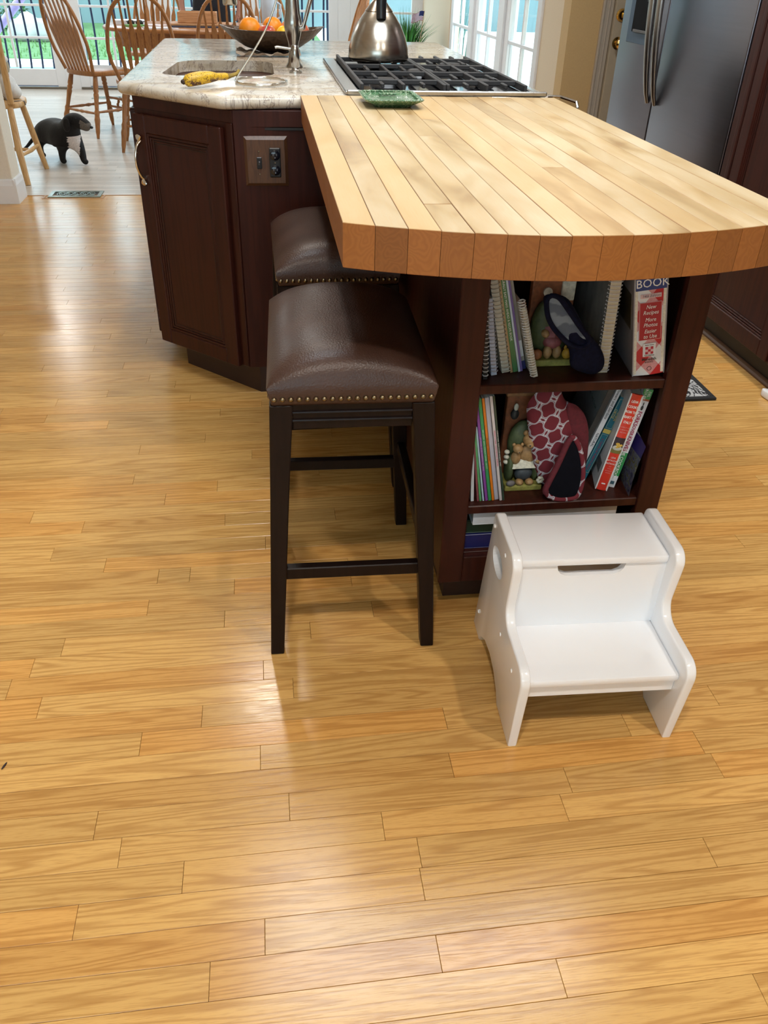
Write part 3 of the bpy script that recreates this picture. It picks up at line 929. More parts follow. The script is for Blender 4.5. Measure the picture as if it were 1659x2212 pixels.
# ------------------------------------------------------------------ faucet, soap dispenser
fa = thing('faucet', 'tall brushed nickel pull-down faucet behind the sink', 'faucet', (0.12, 3.29, TOP))
part('base', fa, steel, lathe, [(0, 0), (0.030, 0), (0.030, 0.006), (0.022, 0.016), (0.017, 0.05), (0.018, 0.075), (0.026, 0.10), (0.031, 0.125), (0.031, 0.145), (0.026, 0.165), (0.022, 0.22), (0.017, 0.27), (0.0185, 0.30)], (0.12, 3.29, TOP), 28, smooth=50)
part('collar', fa, chrome, lathe, [(0.017, 0.285), (0.0205, 0.287), (0.0205, 0.293), (0.017, 0.295)], (0.12, 3.29, TOP), 28, smooth=50)
neck = [(0.12, 3.29, TOP + 0.30)]
for k in range(13):
    a = PI * k / 12
    neck.append((0.12 - 0.105 + 0.105 * math.cos(a), 3.29 - 0.02 * k / 12, TOP + 0.33 + 0.105 * math.sin(a)))
neck.append((-0.09, 3.27, TOP + 0.27))
part('neck', fa, steel, tube, neck, [0.0175] * 3 + [0.014] * 12, 14, smooth=60)
part('spray_head', fa, pm('spray_steel', (0.55, 0.52, 0.46), 0.2, 1.0), lathe, [(0, 0.185), (0.022, 0.185), (0.0245, 0.19), (0.0225, 0.24), (0.018, 0.275), (0, 0.28)], (-0.09, 3.27, TOP), 24, smooth=50)
part('lever', fa, steel, tube, [(0.135, 3.28, TOP + 0.12), (0.155, 3.275, TOP + 0.125), (0.160, 3.274, TOP + 0.14), (0.187, 3.27, TOP + 0.225), (0.189, 3.27, TOP + 0.229)], [0.010, 0.010, 0.0065, 0.0085, 0.006], 12, smooth=50)
sd = thing('soap_dispenser', 'short nickel soap dispenser pump standing in front of the faucet', 'soap dispenser', (0.118, 3.13, TOP))
part('body', sd, steel, lathe, [(0, 0), (0.022, 0), (0.022, 0.005), (0.0155, 0.009), (0.0125, 0.012), (0.0125, 0.02), (0.0145, 0.022), (0.0145, 0.073), (0.010, 0.082), (0, 0.084)], (0.118, 3.13, TOP), 24, smooth=45)
part('spout', sd, steel, tube, [(0.112, 3.13, TOP + 0.070), (0.06, 3.128, TOP + 0.076), (0.052, 3.128, TOP + 0.074)], [0.0045, 0.0045, 0.0042], 10, smooth=50)

# wire banana hanger and banana
hg = thing('banana_hanger', 'coiled wire banana hanger standing on the granite by the sink', 'banana hanger', (0.0, 2.83, TOP))
ringpts = []
for k in range(75):
    a = PI + 2 * PI * k / 36
    ringpts.append((0.001 + 0.078 * math.cos(a), 2.83 + 0.088 * math.sin(a), TOP + 0.004 + 0.0028 * k / 37))
part('coil', hg, chrome, tube, ringpts, 0.0027, 8, smooth=60)
rod = [(-0.078, 2.83, TOP + 0.008)]
for k in range(1, 20):
    s = k / 19
    rod.append((-0.078 + 0.165 * math.sin(s * 1.45) ** 1.1 * (1 - .12 * s), 2.83, TOP + 0.008 + 0.27 * s))
for k in range(1, 9):
    a = PI * .9 * k / 8; lx, ly, lz = rod[19]
    rod.append((lx - 0.012 - 0.035 * (1 - math.cos(a)) * .8, ly, lz + 0.03 * math.sin(a)))
part('rod', hg, chrome, tube, rod, 0.0027, 8, smooth=60)
def banana_mat():
    t = NT('spotted_banana'); p = t.objco()
    n = t.noise(p, 260, 3.0, 0.6); m = t.noise(p, 32, 3.0, 0.6); z = t.node('SeparateXYZ'); t.l.new(p, z.inputs[0])
    col = t.mix(t.maprange(n, 0.57, 0.61, 0, 1), (0.66, 0.40, 0.02), (0.10, 0.035, 0.01))
    blot = t.math('MULTIPLY', t.maprange(m, 0.46, 0.52, 0, 1), t.maprange(z.outputs[2], 0.018, 0.030, 1, 0))
    return t.set(t.mix(blot, col, (0.085, 0.028, 0.01)), 0.45)
bn = thing('banana', 'ripe yellow banana with brown spots lying on the granite', 'banana', (-0.145, 2.76, TOP))
bp = []; br = []
for k in range(15):
    s = k / 14
    bp.append((-0.222 + 0.118 * s, 2.705 + 0.10 * s - 0.022 * math.sin(PI * s), TOP + 0.0175 + 0.006 * math.sin(PI * s) + 0.004 * s))
    br.append(0.0185 * (0.55 + 0.45 * math.sin(PI * min(1, s * 1.15 + 0.12)) ** 0.5) if k else 0.008)
part('peel', bn, banana_mat(), tube, bp, br, 7, smooth=70)
part('stem', bn, pm('banana_stem', (0.30, 0.20, 0.03), 0.6, 0, 0.3), tube, [bp[-1], (-0.090, 2.818, TOP + 0.022), (-0.072, 2.835, TOP + 0.026), (-0.064, 2.842, TOP + 0.033)], [0.010, 0.006, 0.0052, 0.0065], 7, smooth=50)
part('tip', bn, pm('banana_tip', (0.04, 0.02, 0.01), 0.7), tube, [(-0.2235, 2.703, TOP + 0.0172), (-0.228, 2.699, TOP + 0.0172)], [0.008, 0.005], 7)

# fruit bowl with fruit on a crumpled cloth
BX, BY = 0.055, 3.78
def bowl_mat():
    t = NT('carved_bowl'); p = t.objco(); n = t.noise(p, 60, 4.0, 0.6)
    v = t.node('TexVoronoi'); v.inputs['Scale'].default_value = 60; t.l.new(p, v.inputs['Vector'])
    t.set(t.ramp(n, [(0.3, (0.035, 0.018, 0.010)), (0.7, (0.085, 0.048, 0.026))]), 0.4); t.bump(v.outputs['Distance'], 0.5, 0.004); return t.m
bo = thing('fruit_bowl', 'dark brown carved oblong bowl holding fruit on the granite', 'bowl', (BX, BY, TOP))
bm = new(); N = 48; rows = []
for ro, z in ((0.0, 0.006), (0.3, 0.008), (0.55, 0.020), (0.8, 0.048), (0.95, 0.074), (1.0, 0.086), (0.975, 0.087), (0.92, 0.076), (0.76, 0.052), (0.52, 0.026), (0.28, 0.016), (0.0, 0.014)):
    if ro == 0: rows.append([bm.verts.new((BX, BY, TOP + z))]); continue
    ring = []
    for k in range(N):
        a = 2 * PI * k / N; ca, sa = math.cos(a), math.sin(a)
        e = 1 + 0.03 * math.sin(5 * a) * ro
        lift = 0.012 * abs(ca) ** 4 * ro
        ring.append(bm.verts.new((BX + 0.205 * ro * ca * e, BY + 0.125 * ro * sa * e, TOP + z + lift)))
    rows.append(ring)
for a, b in zip(rows, rows[1:]):
    for k in range(N):
        k2 = (k + 1) % N
        if len(a) == 1: bm.faces.new((a[0], b[k], b[k2]))
        elif len(b) == 1: bm.faces.new((a[k], a[k2], b[0]))
        else: bm.faces.new((a[k], a[k2], b[k2], b[k]))
obj('bowl', bm, bowl_mat(), bo, 60)
def peel_mat(name, c0, c1, sc=40, bump=0.2, rough=0.4):
    t = NT(name); p = t.objco(); n = t.noise(p, sc, 3.0); f = t.noise(p, 500, 1.0)
    t.set(t.ramp(n, [(0.35, c0), (0.65, c1)]), rough); t.bump(f, bump, 0.001); return t.m
org = peel_mat('orange_peel', (0.80, 0.24, 0.008), (0.90, 0.32, 0.015), 10, 0.35)
app = peel_mat('apple_skin', (0.42, 0.02, 0.03), (0.70, 0.30, 0.13), 16, 0.0, 0.25)
app2 = peel_mat('blush_apple', (0.60, 0.10, 0.07), (0.74, 0.42, 0.20), 14, 0.0, 0.25)
lem = peel_mat('lemon_peel', (0.85, 0.50, 0.01), (0.92, 0.58, 0.02), 10, 0.3)
def fruit(name, c, r, mat, label, cat, stem=True):
    t = thing(name, label, cat, (c[0], c[1], c[2] - r))
    prof = []
    for k in range(13):
        a = -PI / 2 + PI * k / 12
        dip = 0.18 * max(0, math.sin(a)) ** 8 if name == 'apple' else 0.04 * abs(math.sin(a)) ** 12
        prof.append((max(0, r * math.cos(a)) if 0 < k < 12 else 0, r * (math.sin(a) - math.copysign(dip, math.sin(a))) * (0.92 if name == 'apple' else 1)))
    part('flesh', t, mat, lathe, prof, c, 24, smooth=80)
    part('stem', t, pm('fruit_stem', (0.07, 0.05, 0.02), 0.7), tube, [(c[0], c[1], c[2] + r * 0.72), (c[0] + 0.002, c[1], c[2] + r * (1.0 if name == 'apple' else 0.97))], 0.0018 if name == 'apple' else 0.003, 6)
fruit('orange', (BX - 0.088, BY - 0.025, TOP + 0.086), 0.043, org, 'large orange at the left end of the brown bowl', 'orange')
fruit('orange', (BX + 0.002, BY + 0.045, TOP + 0.088), 0.040, org, 'orange half hidden behind the red apple in the bowl', 'orange')
fruit('apple', (BX - 0.022, BY - 0.050, TOP + 0.074), 0.036, app, 'red and yellow apple between the two oranges', 'apple')
fruit('apple', (BX + 0.072, BY + 0.038, TOP + 0.086), 0.038, app2, 'pinkish apple behind the lemon in the bowl', 'apple')
fruit('apple', (BX + 0.112, BY - 0.028, TOP + 0.082), 0.034, app, 'red apple beside the lemon, behind the faucet', 'apple')
fruit('lemon', (BX + 0.046, BY - 0.048, TOP + 0.070), 0.033, lem, 'round yellow lemon in the middle of the bowl', 'lemon')
bm = new()
G = 26
grid = [[None] * G for _ in range(G)]
for i in range(G):
    for j in range(G):
        u, v = i / (G - 1) * 2 - 1, j / (G - 1) * 2 - 1
        rr_ = max(abs(u), abs(v)); edge = max(0, rr_ - 0.55)
        x = BX - 0.02 + 0.125 * u; y = BY - 0.072 + 0.085 * v
        z = 0.003 + edge * 0.045 * (0.55 + 0.45 * math.sin(11 * u + 5 * v) * math.cos(9 * v - 4 * u)) - 0.010 * max(0, rr_ - 0.9) * 8 * 0.1
        grid[i][j] = bm.verts.new((x, y, TOP + max(0.0015, z)))
for i in range(G - 1):
    for j in range(G - 1): bm.faces.new((grid[i][j], grid[i + 1][j], grid[i + 1][j + 1], grid[i][j + 1]))
bmesh.ops.solidify(bm, geom=bm.faces[:], thickness=0.0012)
tag(obj('dish_cloth', bm, pm('beige_waffle_cloth', (0.52, 0.44, 0.36), 0.9, 0, 0.15, 260, 0.5), smooth=80), 'crumpled beige cloth under the brown fruit bowl', 'cloth')

# ------------------------------------------------------------------ gas cooktop
ck = thing('gas_cooktop', 'black gas cooktop with cast iron grates in a stainless frame', 'cooktop', (0.52, 3.06, TOP))
cx0, cx1, cy0, cy1 = 0.238, 0.825, 2.597, 3.53
part('pan', ck, black_glass, box, cx0 + 0.03, cx1 - 0.02, cy0 + 0.012, cy1 - 0.02, TOP, TOP + 0.006, 0.002)
part('side_frame', ck, steel, box, cx0, cx0 + 0.042, cy0, cy1, TOP, TOP + 0.011, 0.003)
part('side_frame', ck, steel, box, cx1 - 0.022, cx1, cy0, cy1, TOP, TOP + 0.011, 0.003)
part('front_trim', ck, steel, box, cx0 + 0.005, cx1 + 0.012, cy0 - 0.007, cy0 + 0.008, TOP + 0.0005, TOP + 0.014, 0.003)
part('rear_trim', ck, steel, box, cx0, cx1, cy1 - 0.02, cy1, TOP, TOP + 0.010, 0.003)
part('end_bracket', ck, steel, tube, [(cx1 + 0.016, cy0 - 0.002, TOP + 0.003), (cx1 + 0.055, cy0 - 0.004, TOP + 0.002), (cx1 + 0.09, cy0 - 0.05, TOP - 0.006), (cx1 + 0.092, cy0 - 0.06, TOP - 0.02)], 0.0045, 6, flat=(1, 1))
GZ = TOP + 0.028
xs = [0.29, 0.412, 0.533, 0.655, 0.778]
ysec = [(2.625, 3.045), (3.055, 3.475)]
def bar_y(bm, x, y0, y1, h=0.014, z=GZ): box(bm, x - 0.005, x + 0.005, y0, y1, z - h, z, 0.002)
def bar_x(bm, y, x0, x1, h=0.014, z=GZ): box(bm, x0, x1, y - 0.005, y + 0.005, z - h, z, 0.002)
for a, b in ysec:
    for (xa, xb) in ((xs[0], xs[2]), (xs[2] + 0.011, xs[4])):
        bm = new()
        for x in (xa, (xa + xb) / 2, xb):
            bar_y(bm, x, a, b, 0.020)
            for yy in (a, b): box(bm, x - 0.005, x + 0.005, yy - 0.006, yy + 0.006, TOP + 0.006, GZ, 0.002)
        for y in (a + 0.10, b - 0.10): bar_x(bm, y, xa, xb)
        for x in ((xa * 3 + xb) / 4, (xa + xb * 3) / 4):
            for (s0, s1) in ((a + 0.0, a + 0.055), (a + 0.155, a + 0.205), (b - 0.21, b - 0.16), (b - 0.06, b)): bar_y(bm, x, s0, s1, 0.012)
        obj('grate', bm, iron, ck)
for (x, y, r) in ((0.385, 2.80, 0.048), (0.68, 2.80, 0.040), (0.385, 3.27, 0.040), (0.68, 3.27, 0.048), (0.533, 3.05, 0.055)):
    bm = new(); lathe(bm, [(0, 0.006), (r * 1.15, 0.006), (r * 1.1, 0.011), (r * .8, 0.012), (r * .8, 0.016), (0, 0.016)], (x, y, TOP), 24)
    q = obj('burner', bm, pm('burner_alloy', (0.10, 0.10, 0.10), 0.35, 0.8), ck, 40)
    bm = new(); lathe(bm, [(0, 0.016), (r * .78, 0.016), (r * .8, 0.020), (r * .7, 0.023), (0, 0.024)], (x, y, TOP), 24); obj('burner_cap', bm, iron, q, 40)

# kettle on the grate
KX, KY = 0.418, 3.27
kt = thing('kettle', 'conical brushed steel kettle with black handle standing on the grate', 'kettle', (KX, KY, GZ))
part('body', kt, kettle_steel, lathe, [(0, 0.0005), (0.098, 0.0005), (0.104, 0.004), (0.107, 0.012), (0.1045, 0.04), (0.094, 0.075), (0.076, 0.112), (0.060, 0.135), (0.0475, 0.150)], (KX, KY, GZ), 56, smooth=40)
lid = part('lid', kt, pm('kettle_shoulder', (0.30, 0.25, 0.20), 0.25, 1.0), lathe, [(0.0475, 0.1495), (0.049, 0.151), (0.036, 0.166), (0.024, 0.180), (0.014, 0.188), (0, 0.190)], (KX, KY, GZ), 40, smooth=40)
part('handle', kt, black_plastic, tube, [(KX, KY - 0.062, GZ + 0.130), (KX, KY - 0.056, GZ + 0.170), (KX, KY - 0.062, GZ + 0.22), (KX, KY - 0.05, GZ + 0.262), (KX, KY - 0.01, GZ + 0.278), (KX, KY + 0.03, GZ + 0.268)], [0.0165, 0.018, 0.018, 0.017, 0.015, 0.012], 12, smooth=60)
part('spout', kt, kettle_steel, tube, [(KX, KY + 0.066, GZ + 0.11), (KX, KY + 0.10, GZ + 0.135), (KX, KY + 0.115, GZ + 0.155)], [0.02, 0.014, 0.011], 14, smooth=60)

# ------------------------------------------------------------------ butcher block
bb = thing('butcher_block', 'thick maple butcher block counter with a bowed end', 'counter', (0.48, 1.9, 0.845))
BXL, BXR, BYB, BZ0 = 0.109, 0.858, 2.587, 0.8475
ns = 16
def bow(x):
    c = (BXL + BXR) / 2; u = (x - c) / ((BXR - BXL) / 2)
    return 1.150 + 0.085 * abs(u) ** 2.0
rb_ = random.Random(5)
wid = (BXR - BXL) / ns
for i in range(ns):
    a, b = BXL + i * wid, BXL + (i + 1) * wid
    g = 0.00035
    fr = [(a + g + (b - a - 2 * g) * k / 4) for k in range(5)]
    cut = {6: [2.18], 5: [1.95], 9: [1.62], 3: [1.34]}.get(i, [])
    segs = [None] + cut + [BYB]
    for s in range(len(segs) - 1):
        if segs[s] is None: poly = [(x, bow(x)) for x in fr] + [(b - g, segs[s + 1] - g), (a + g, segs[s + 1] - g)]
        else: poly = [(a + g, segs[s] + g), (b - g, segs[s] + g), (b - g, segs[s + 1] - g), (a + g, segs[s + 1] - g)]
        bm = new(); prism(bm, poly, BZ0, TOP + rb_.uniform(-0.0003, 0.0003), bev=0.0008)
        obj('strip', bm, block_mat, bb, rnd=rb_.random())

# green ceramic dish
dm = NT('green_glaze'); _p = dm.objco(); _n = dm.noise(_p, 55, 3.0, 0.6, 0.8)
_e = dm.math('ABSOLUTE', dm.math('SUBTRACT', _n, 0.5))
dm.set(dm.mix(dm.maprange(_e, 0.0, 0.03, 0.75, 0), (0.075, 0.17, 0.085), (0.46, 0.52, 0.36)), 0.12, 0, 0.6); dm.bump(_n, 0.6, 0.004)
ds = thing('ceramic_dish', 'rectangular green glazed ceramic dish on the butcher block', 'dish', (0.345, 2.40, TOP))
bm = new(); rr = []
for sx, sy, z in ((0.045, 0.06, 0.0), (0.05, 0.066, 0.0), (0.054, 0.072, 0.006), (0.078, 0.104, 0.019), (0.079, 0.105, 0.0215), (0.075, 0.100, 0.0215), (0.058, 0.076, 0.014), (0.03, 0.04, 0.013)):
    q = rounded([(-sx, -sy), (sx, -sy), (sx, sy), (-sx, sy)], min(sx, sy) * 0.3, 6)
    ring = []
    for k, (x, y) in enumerate(q):
        wv = 1 + (0.02 * math.sin(k * 2.1) if sx > 0.07 else 0)
        ring.append(bm.verts.new((0.345 + x * wv, 2.43 + y * wv, TOP + z)))
    rr.append(ring)
for a, b in zip(rr, rr[1:]):
    for i in range(len(a)): bm.faces.new((a[i], a[(i + 1) % len(a)], b[(i + 1) % len(a)], b[i]))
bm.faces.new(rr[0][::-1]); bm.faces.new(rr[-1])
obj('dish', bm, dm.m, ds, 50)
bm = new()
for k in range(40):
    a = 2 * PI * k / 40
    sq = 1 / max(abs(math.cos(a)), abs(math.sin(a)))
    ball(bm, (0.345 + 0.070 * math.cos(a) * min(sq, 1.3), 2.43 + 0.094 * math.sin(a) * min(sq, 1.3), TOP + 0.0205), (0.006, 0.007, 0.003), 7, 5)
for k in range(5): ball(bm, (0.325 + 0.01 * k, 2.485 - 0.004 * (k % 2), TOP + 0.018), (0.006, 0.008, 0.003), 7, 5)
o = obj('relief', bm, dm.m, ds, 60); o['kind'] = 'stuff'

# ------------------------------------------------------------------ bookcase under the block
bc = thing('bookcase', 'dark cherry open bookcase under the butcher block end', 'bookcase', (0.567, 1.95, 0))
X0, X1, Y0, YB = 0.331, 0.806, 1.369, 2.57
SH1, SH2, SH3 = 0.574, 0.2965, 0.165
part('side_panel', bc, cherry, box, X0 + 0.004, X0 + 0.024, Y0 + 0.018, YB, 0.098, 0.8455, 0.001)
part('side_panel', bc, cherry, box, X1 - 0.024, X1 - 0.004, Y0 + 0.018, YB, 0.098, 0.8455, 0.001)
part('face_stile', bc, cherry, box, X0, X0 + 0.052, Y0, Y0 + 0.019, 0.097, 0.8455, 0.002)
part('face_stile', bc, cherry, box, X1 - 0.052, X1, Y0, Y0 + 0.019, 0.097, 0.8455, 0.002)
part('face_rail', bc, cherry, box, X0 + 0.052, X1 - 0.052, Y0 + 0.0005, Y0 + 0.019, 0.097, SH3, 0.002)
for z, y in ((SH1, Y0 + 0.004), (SH2, Y0 + 0.004)): part('shelf', bc, cherry, box, X0 + 0.026, X1 - 0.026, y, 1.69, z - 0.02, z, 0.002)
part('shelf', bc, cherry, box, X0 + 0.026, X1 - 0.026, Y0 + 0.02, 1.69, SH3 - 0.02, SH3, 0.001)
part('back_panel', bc, cherry, box, X0 + 0.024, X1 - 0.024, 1.69, 1.70, 0.10, 0.845)
part('toe_kick', bc, pm('toe_kick_cherry', (0.026, 0.009, 0.006), 0.5), box, X0 + 0.03, X1 - 0.03, Y0 + 0.07, YB, 0.0, 0.0975)
# ------------------------------------------------------------------ bar stools
def make_stool(label):
    t = thing('bar_stool', label, 'stool', (0, 0, 0), 0, 'leather bar stools beside the butcher block')
    W_, D_ = 0.150, 0.222
    bm = new(); NU, NV = 22, 26
    def ht(u, v):
        a = max(0, 1 - abs(u) ** 2.6); b = max(0, 1 - abs(v) ** 7)
        return 0.618 + 0.052 * a ** 0.6 * b ** 0.5 + 0.010 * v * v * a * b
    rows = []
    for i in range(NU + 1):
        row = []
        for j in range(NV + 1):
            u = math.sin((i / NU - 0.5) * PI * 0.98); v = math.sin((j / NV - 0.5) * PI * 0.98)
            k = 1.0
            row.append(bm.verts.new((W_ * u * 1.0, D_ * v, ht(u, v))))
        rows.append(row)
    for i in range(NU):
        for j in range(NV): bm.faces.new((rows[i][j], rows[i + 1][j], rows[i + 1][j + 1], rows[i][j + 1]))
    rim = [rows[i][0] for i in range(NU + 1)] + [rows[NU][j] for j in range(1, NV + 1)] + [rows[i][NV] for i in range(NU - 1, -1, -1)] + [rows[0][j] for j in range(NV - 1, 0, -1)]
    last = rim
    for (k, ky, z) in ((1.02, 1.012, 0.614), (0.995, 1.012, 0.598), (0.975, 1.008, 0.586), (0.96, 0.99, 0.580), (0.9, 0.9, 0.580)):
        ring = [bm.verts.new((v.co.x * k, v.co.y * ky, z)) for v in rim]
        for i in range(len(rim)): bm.faces.new((last[i], last[(i + 1) % len(rim)], ring[(i + 1) % len(rim)], ring[i]))
        last = ring
    bm.faces.new(last)
    seat = obj('seat', bm, leather, t, 70, local=True)
    # nail heads
    bm = new(); ball(bm, (0, 0, 0), (0.0051, 0.0051, 0.0051), 10, 6)
    first = obj('nailhead', bm, old_brass, seat, 60, local=True)
    spots = []
    for i in range(20): spots.append((-W_ + 0.010 + (2 * W_ - 0.02) * i / 19, -D_ * 1.012)); spots.append((-W_ + 0.010 + (2 * W_ - 0.02) * i / 19, D_ * 1.012))
    for i in range(28): spots.append((-W_ * 0.985, -D_ + 0.012 + (2 * D_ - 0.024) * i / 27)); spots.append((W_ * 0.985, -D_ + 0.012 + (2 * D_ - 0.024) * i / 27))
    for k, (x, y) in enumerate(spots):
        o = first if k == 0 else first.copy()
        if k: C.objects.link(o)
        o.location = (x, y, 0.594)
    # legs
    for sx in (-1, 1):
        for sy in (-1, 1):
            bm = new()
            def ring(z, xo, yo, wx, wy): return [bm.verts.new(p) for p in ((sx * xo, sy * yo, z), (sx * (xo - wx), sy * yo, z), (sx * (xo - wx), sy * (yo - wy), z), (sx * xo, sy * (yo - wy), z))]
            a = ring(0.0, 0.176, 0.245, 0.028, 0.030); b = ring(0.40, 0.157, 0.226, 0.036, 0.036); c = ring(0.579, 0.1495, 0.219, 0.042, 0.042)
            for p, q in ((a, b), (b, c)):
                for i in range(4): bm.faces.new((p[i], p[(i + 1) % 4], q[(i + 1) % 4], q[i]))
            bm.faces.new(a); bm.faces.new(c)
            bmesh.ops.recalc_face_normals(bm, faces=bm.faces[:])
            bmesh.ops.bevel(bm, geom=bm.edges[:], offset=0.002, segments=1, affect='EDGES')
            obj('leg', bm, espresso, t, local=True)
    for sy in (-1, 1):
        bm = new(); box(bm, -0.109, 0.109, sy * 0.196, sy * 0.212, 0.528, 0.578, 0.001); q = obj('apron', bm, espresso, t, local=True)
        bm = new()
        for z in (0.562, 0.546): tube(bm, [(-0.109, sy * 0.213, z), (0.109, sy * 0.213, z)], 0.0035, 8)
        obj('bead', bm, espresso, q, 40, local=True)
        bm = new(); box(bm, -0.140, 0.140, sy * 0.213 - 0.010, sy * 0.213 + 0.010, 0.186, 0.214, 0.002); obj('stretcher', bm, espresso, t, local=True)
    for sx in (-1, 1):
        bm = new(); box(bm, sx * 0.132 - 0.008, sx * 0.132 + 0.008, -0.178, 0.178, 0.528, 0.578, 0.001); obj('apron', bm, espresso, t, local=True)
        bm = new(); box(bm, sx * 0.150 - 0.010, sx * 0.150 + 0.010, -0.205, 0.205, 0.236, 0.262, 0.002); obj('stretcher', bm, espresso, t, local=True)
    return t
st1 = make_stool('brown leather bar stool with brass nailheads next to the white step stool')
place(st1, (0.139, 1.524, 0), math.radians(-1.5))
st2 = copy_tree(st1, None, 'brown leather bar stool tucked in by the outlet plate on the island')
place(st2, (0.160, 2.165, 0), math.radians(0.5))

# ------------------------------------------------------------------ white step stool
ss = thing('step_stool', 'white painted two-step wooden stool in front of the bookcase', 'step stool', (0.400, 0.988, 0), math.radians(-2.3))
prof = [(0.357, 0), (0.295, 0), (0.278, 0.024), (0.245, 0.043), (0.20, 0.050), (0.155, 0.043), (0.122, 0.022), (0.104, 0), (0.0, 0)]
prof += rounded([(0.0, 0.0), (-0.022, 0.204), (0.135, 0.204), (0.118, 0.354), (0.286, 0.354), (0.357, 0.0)], [0, 0.030, 0.036, 0.028, 0.022, 0], 7)[1:-1]
prof = prof[::-1]
def side(bm, x0, x1):
    # (y, z) outline swept in x
    M = Matrix(((0, 0, 1, 0), (1, 0, 0, 0), (0, 1, 0, 0), (0, 0, 0, 1)))
    prism(bm, prof, x0, x1, M=M, bev=0.004, seg=3)
for k, (a, b) in enumerate(((0.0, 0.019), (0.306, 0.325))):
    bm = new(); side(bm, a, b)
    q = obj('side_panel', bm, white_paint, ss, 50, local=True)
    if True:
        el = [(0.226 + 0.042 * math.cos(2 * PI * i / 32), 0.270 + 0.028 * math.sin(2 * PI * i / 32)) for i in range(32)]
        cut = new()
        M = Matrix(((0, 0, 1, 0), (1, 0, 0, 0), (0, 1, 0, 0), (0, 0, 0, 1)))
        prism(cut, el, a - 0.01, b + 0.01, M=M)
        me = bpy.data.meshes.new('cut'); cut.to_mesh(me); cut.free()
        co = bpy.data.objects.new('cut', me); C.objects.link(co); co.parent = ss
        bpy.context.view_layer.update()
        for target in (q,):
            md = target.modifiers.new('b', 'BOOLEAN'); md.operation = 'DIFFERENCE'; md.object = co; md.solver = 'EXACT'
            dg = bpy.context.evaluated_depsgraph_get()
            nm = bpy.data.meshes.new_from_object(target.evaluated_get(dg)); target.modifiers.clear(); target.data = nm
        bpy.data.objects.remove(co)
        nm.materials.clear(); nm.materials.append(white_paint)
def lpart(name, *a, mat=white_paint, **k):
    bm = new(); box(bm, *a, **k); return obj(name, bm, mat, ss, 40, local=True)
lpart('top_tread', 0.019, 0.306, 0.148, 0.295, 0.316, 0.332, bev=0.004, seg=2)
lpart('lower_tread', 0.019, 0.306, 0.004, 0.176, 0.150, 0.166, bev=0.004, seg=2)
lpart('apron', 0.019, 0.306, 0.014, 0.028, 0.117, 0.150, bev=0.002)
lpart('back_panel', 0.019, 0.306, 0.288, 0.300, 0.19, 0.316, bev=0.002)
# riser with a hand slot
bm = new()
so = [(0.019, 0.1661), (0.306, 0.1661), (0.306, 0.3158), (0.019, 0.3158)]
def riser(bm, y):
    hol = [(0.094, 0.3158), (0.097, 0.302), (0.103, 0.294), (0.114, 0.289), (0.207, 0.289), (0.218, 0.294), (0.224, 0.302), (0.227, 0.3158)]
    poly = [(0.019, 0.1661), (0.306, 0.1661), (0.306, 0.3158)] + hol[::-1] + [(0.019, 0.3158)]
    return [(x, y, z) for x, z in poly]
fa_ = [bm.verts.new(p) for p in riser(bm, 0.154)]; fb_ = [bm.verts.new(p) for p in riser(bm, 0.168)]
bm.faces.new(fa_); bm.faces.new(fb_[::-1])
for i in range(len(fa_)): bm.faces.new((fa_[i], fa_[(i + 1) % len(fa_)], fb_[(i + 1) % len(fa_)], fb_[i]))
obj('riser', bm, white_paint, ss, 30, local=True)
bm = new(); lathe(bm, [(0, 0), (0.0045, 0), (0.0042, 0.0012), (0.003, 0.002), (0, 0.0022)], seg=14, M=Matrix.Rotation(-PI / 2, 4, 'Y'))
cap0 = obj('plug', bm, white_paint, ss, 50, local=True)
for k, (y, z) in enumerate(((0.276, 0.322), (0.180, 0.322), (0.322, 0.060), (0.142, 0.158), (0.044, 0.158))):
    for x, ro in ((0.0, 0), (0.325, PI)):
        o = cap0 if (k == 0 and x == 0) else cap0.copy()
        if o is not cap0: C.objects.link(o)
        o.location = (x, y, z); o.rotation_euler = (0, 0, ro)

# ------------------------------------------------------------------ books
def flat(name, col, rough=0.45, var=0.05, scale=60): return pm(name, col, rough, 0, var, scale)
paper = flat('page_paper', (0.62, 0.58, 0.48), 0.8, 0.12, 300)
white_p = flat('white_cover', (0.62, 0.63, 0.66), 0.4)
TX = Matrix(((1, 0, 0, 0), (0, 0, -1, 0), (0, 1, 0, 0), (0, 0, 0, 1)))        # text plane -> xz plane facing -y
def book(label, x, y, z, lean, tk, dp, h, cover, yaw=0.0, name='book', hard=False, group=None, pages=paper, cat='book', spine=None):
    """a book standing spine out; lean in degrees, + to the right"""
    a = math.radians(lean)
    o = bpy.data.objects.new(name, None); C.objects.link(o); o.empty_display_size = 0.03
    tag(o, label, cat, group)
    M = Matrix.Translation((x, y, z)) @ Matrix.Rotation(yaw, 4, 'Z') @ Matrix.Rotation(a, 4, 'Y')
    if lean > 0: M = M @ Matrix.Translation((-tk, 0, 0))
    o.matrix_world = M
    MW[o.name] = M
    c = 0.0022 if hard else 0.0006
    bm = new()
    box(bm, 0, c, 0.001, dp, 0, h); box(bm, tk - c, tk, 0.001, dp, 0, h)
    bm2 = new(); ov = 0.0025 if hard else 0.0
    obj('cover', bm, cover, o, local=True)
    if hard:
        sp = [(0.0, 0.0035)] + [(tk * k / 6, 0.0035 - 0.0035 * math.sin(PI * k / 6)) for k in range(1, 6)] + [(tk, 0.0035), (tk, 0.005), (0, 0.005)]
        prism(bm2, sp, 0, h)
    else: box(bm2, 0, tk, 0.0, 0.0012, 0, h, min(0.0004, tk * .2))
    obj('spine', bm2, spine or cover, o, local=True)
    bm = new(); box(bm, c, tk - c, 0.0022, dp - ov, ov, h - ov); obj('pages', bm, pages, o, local=True)
    return o
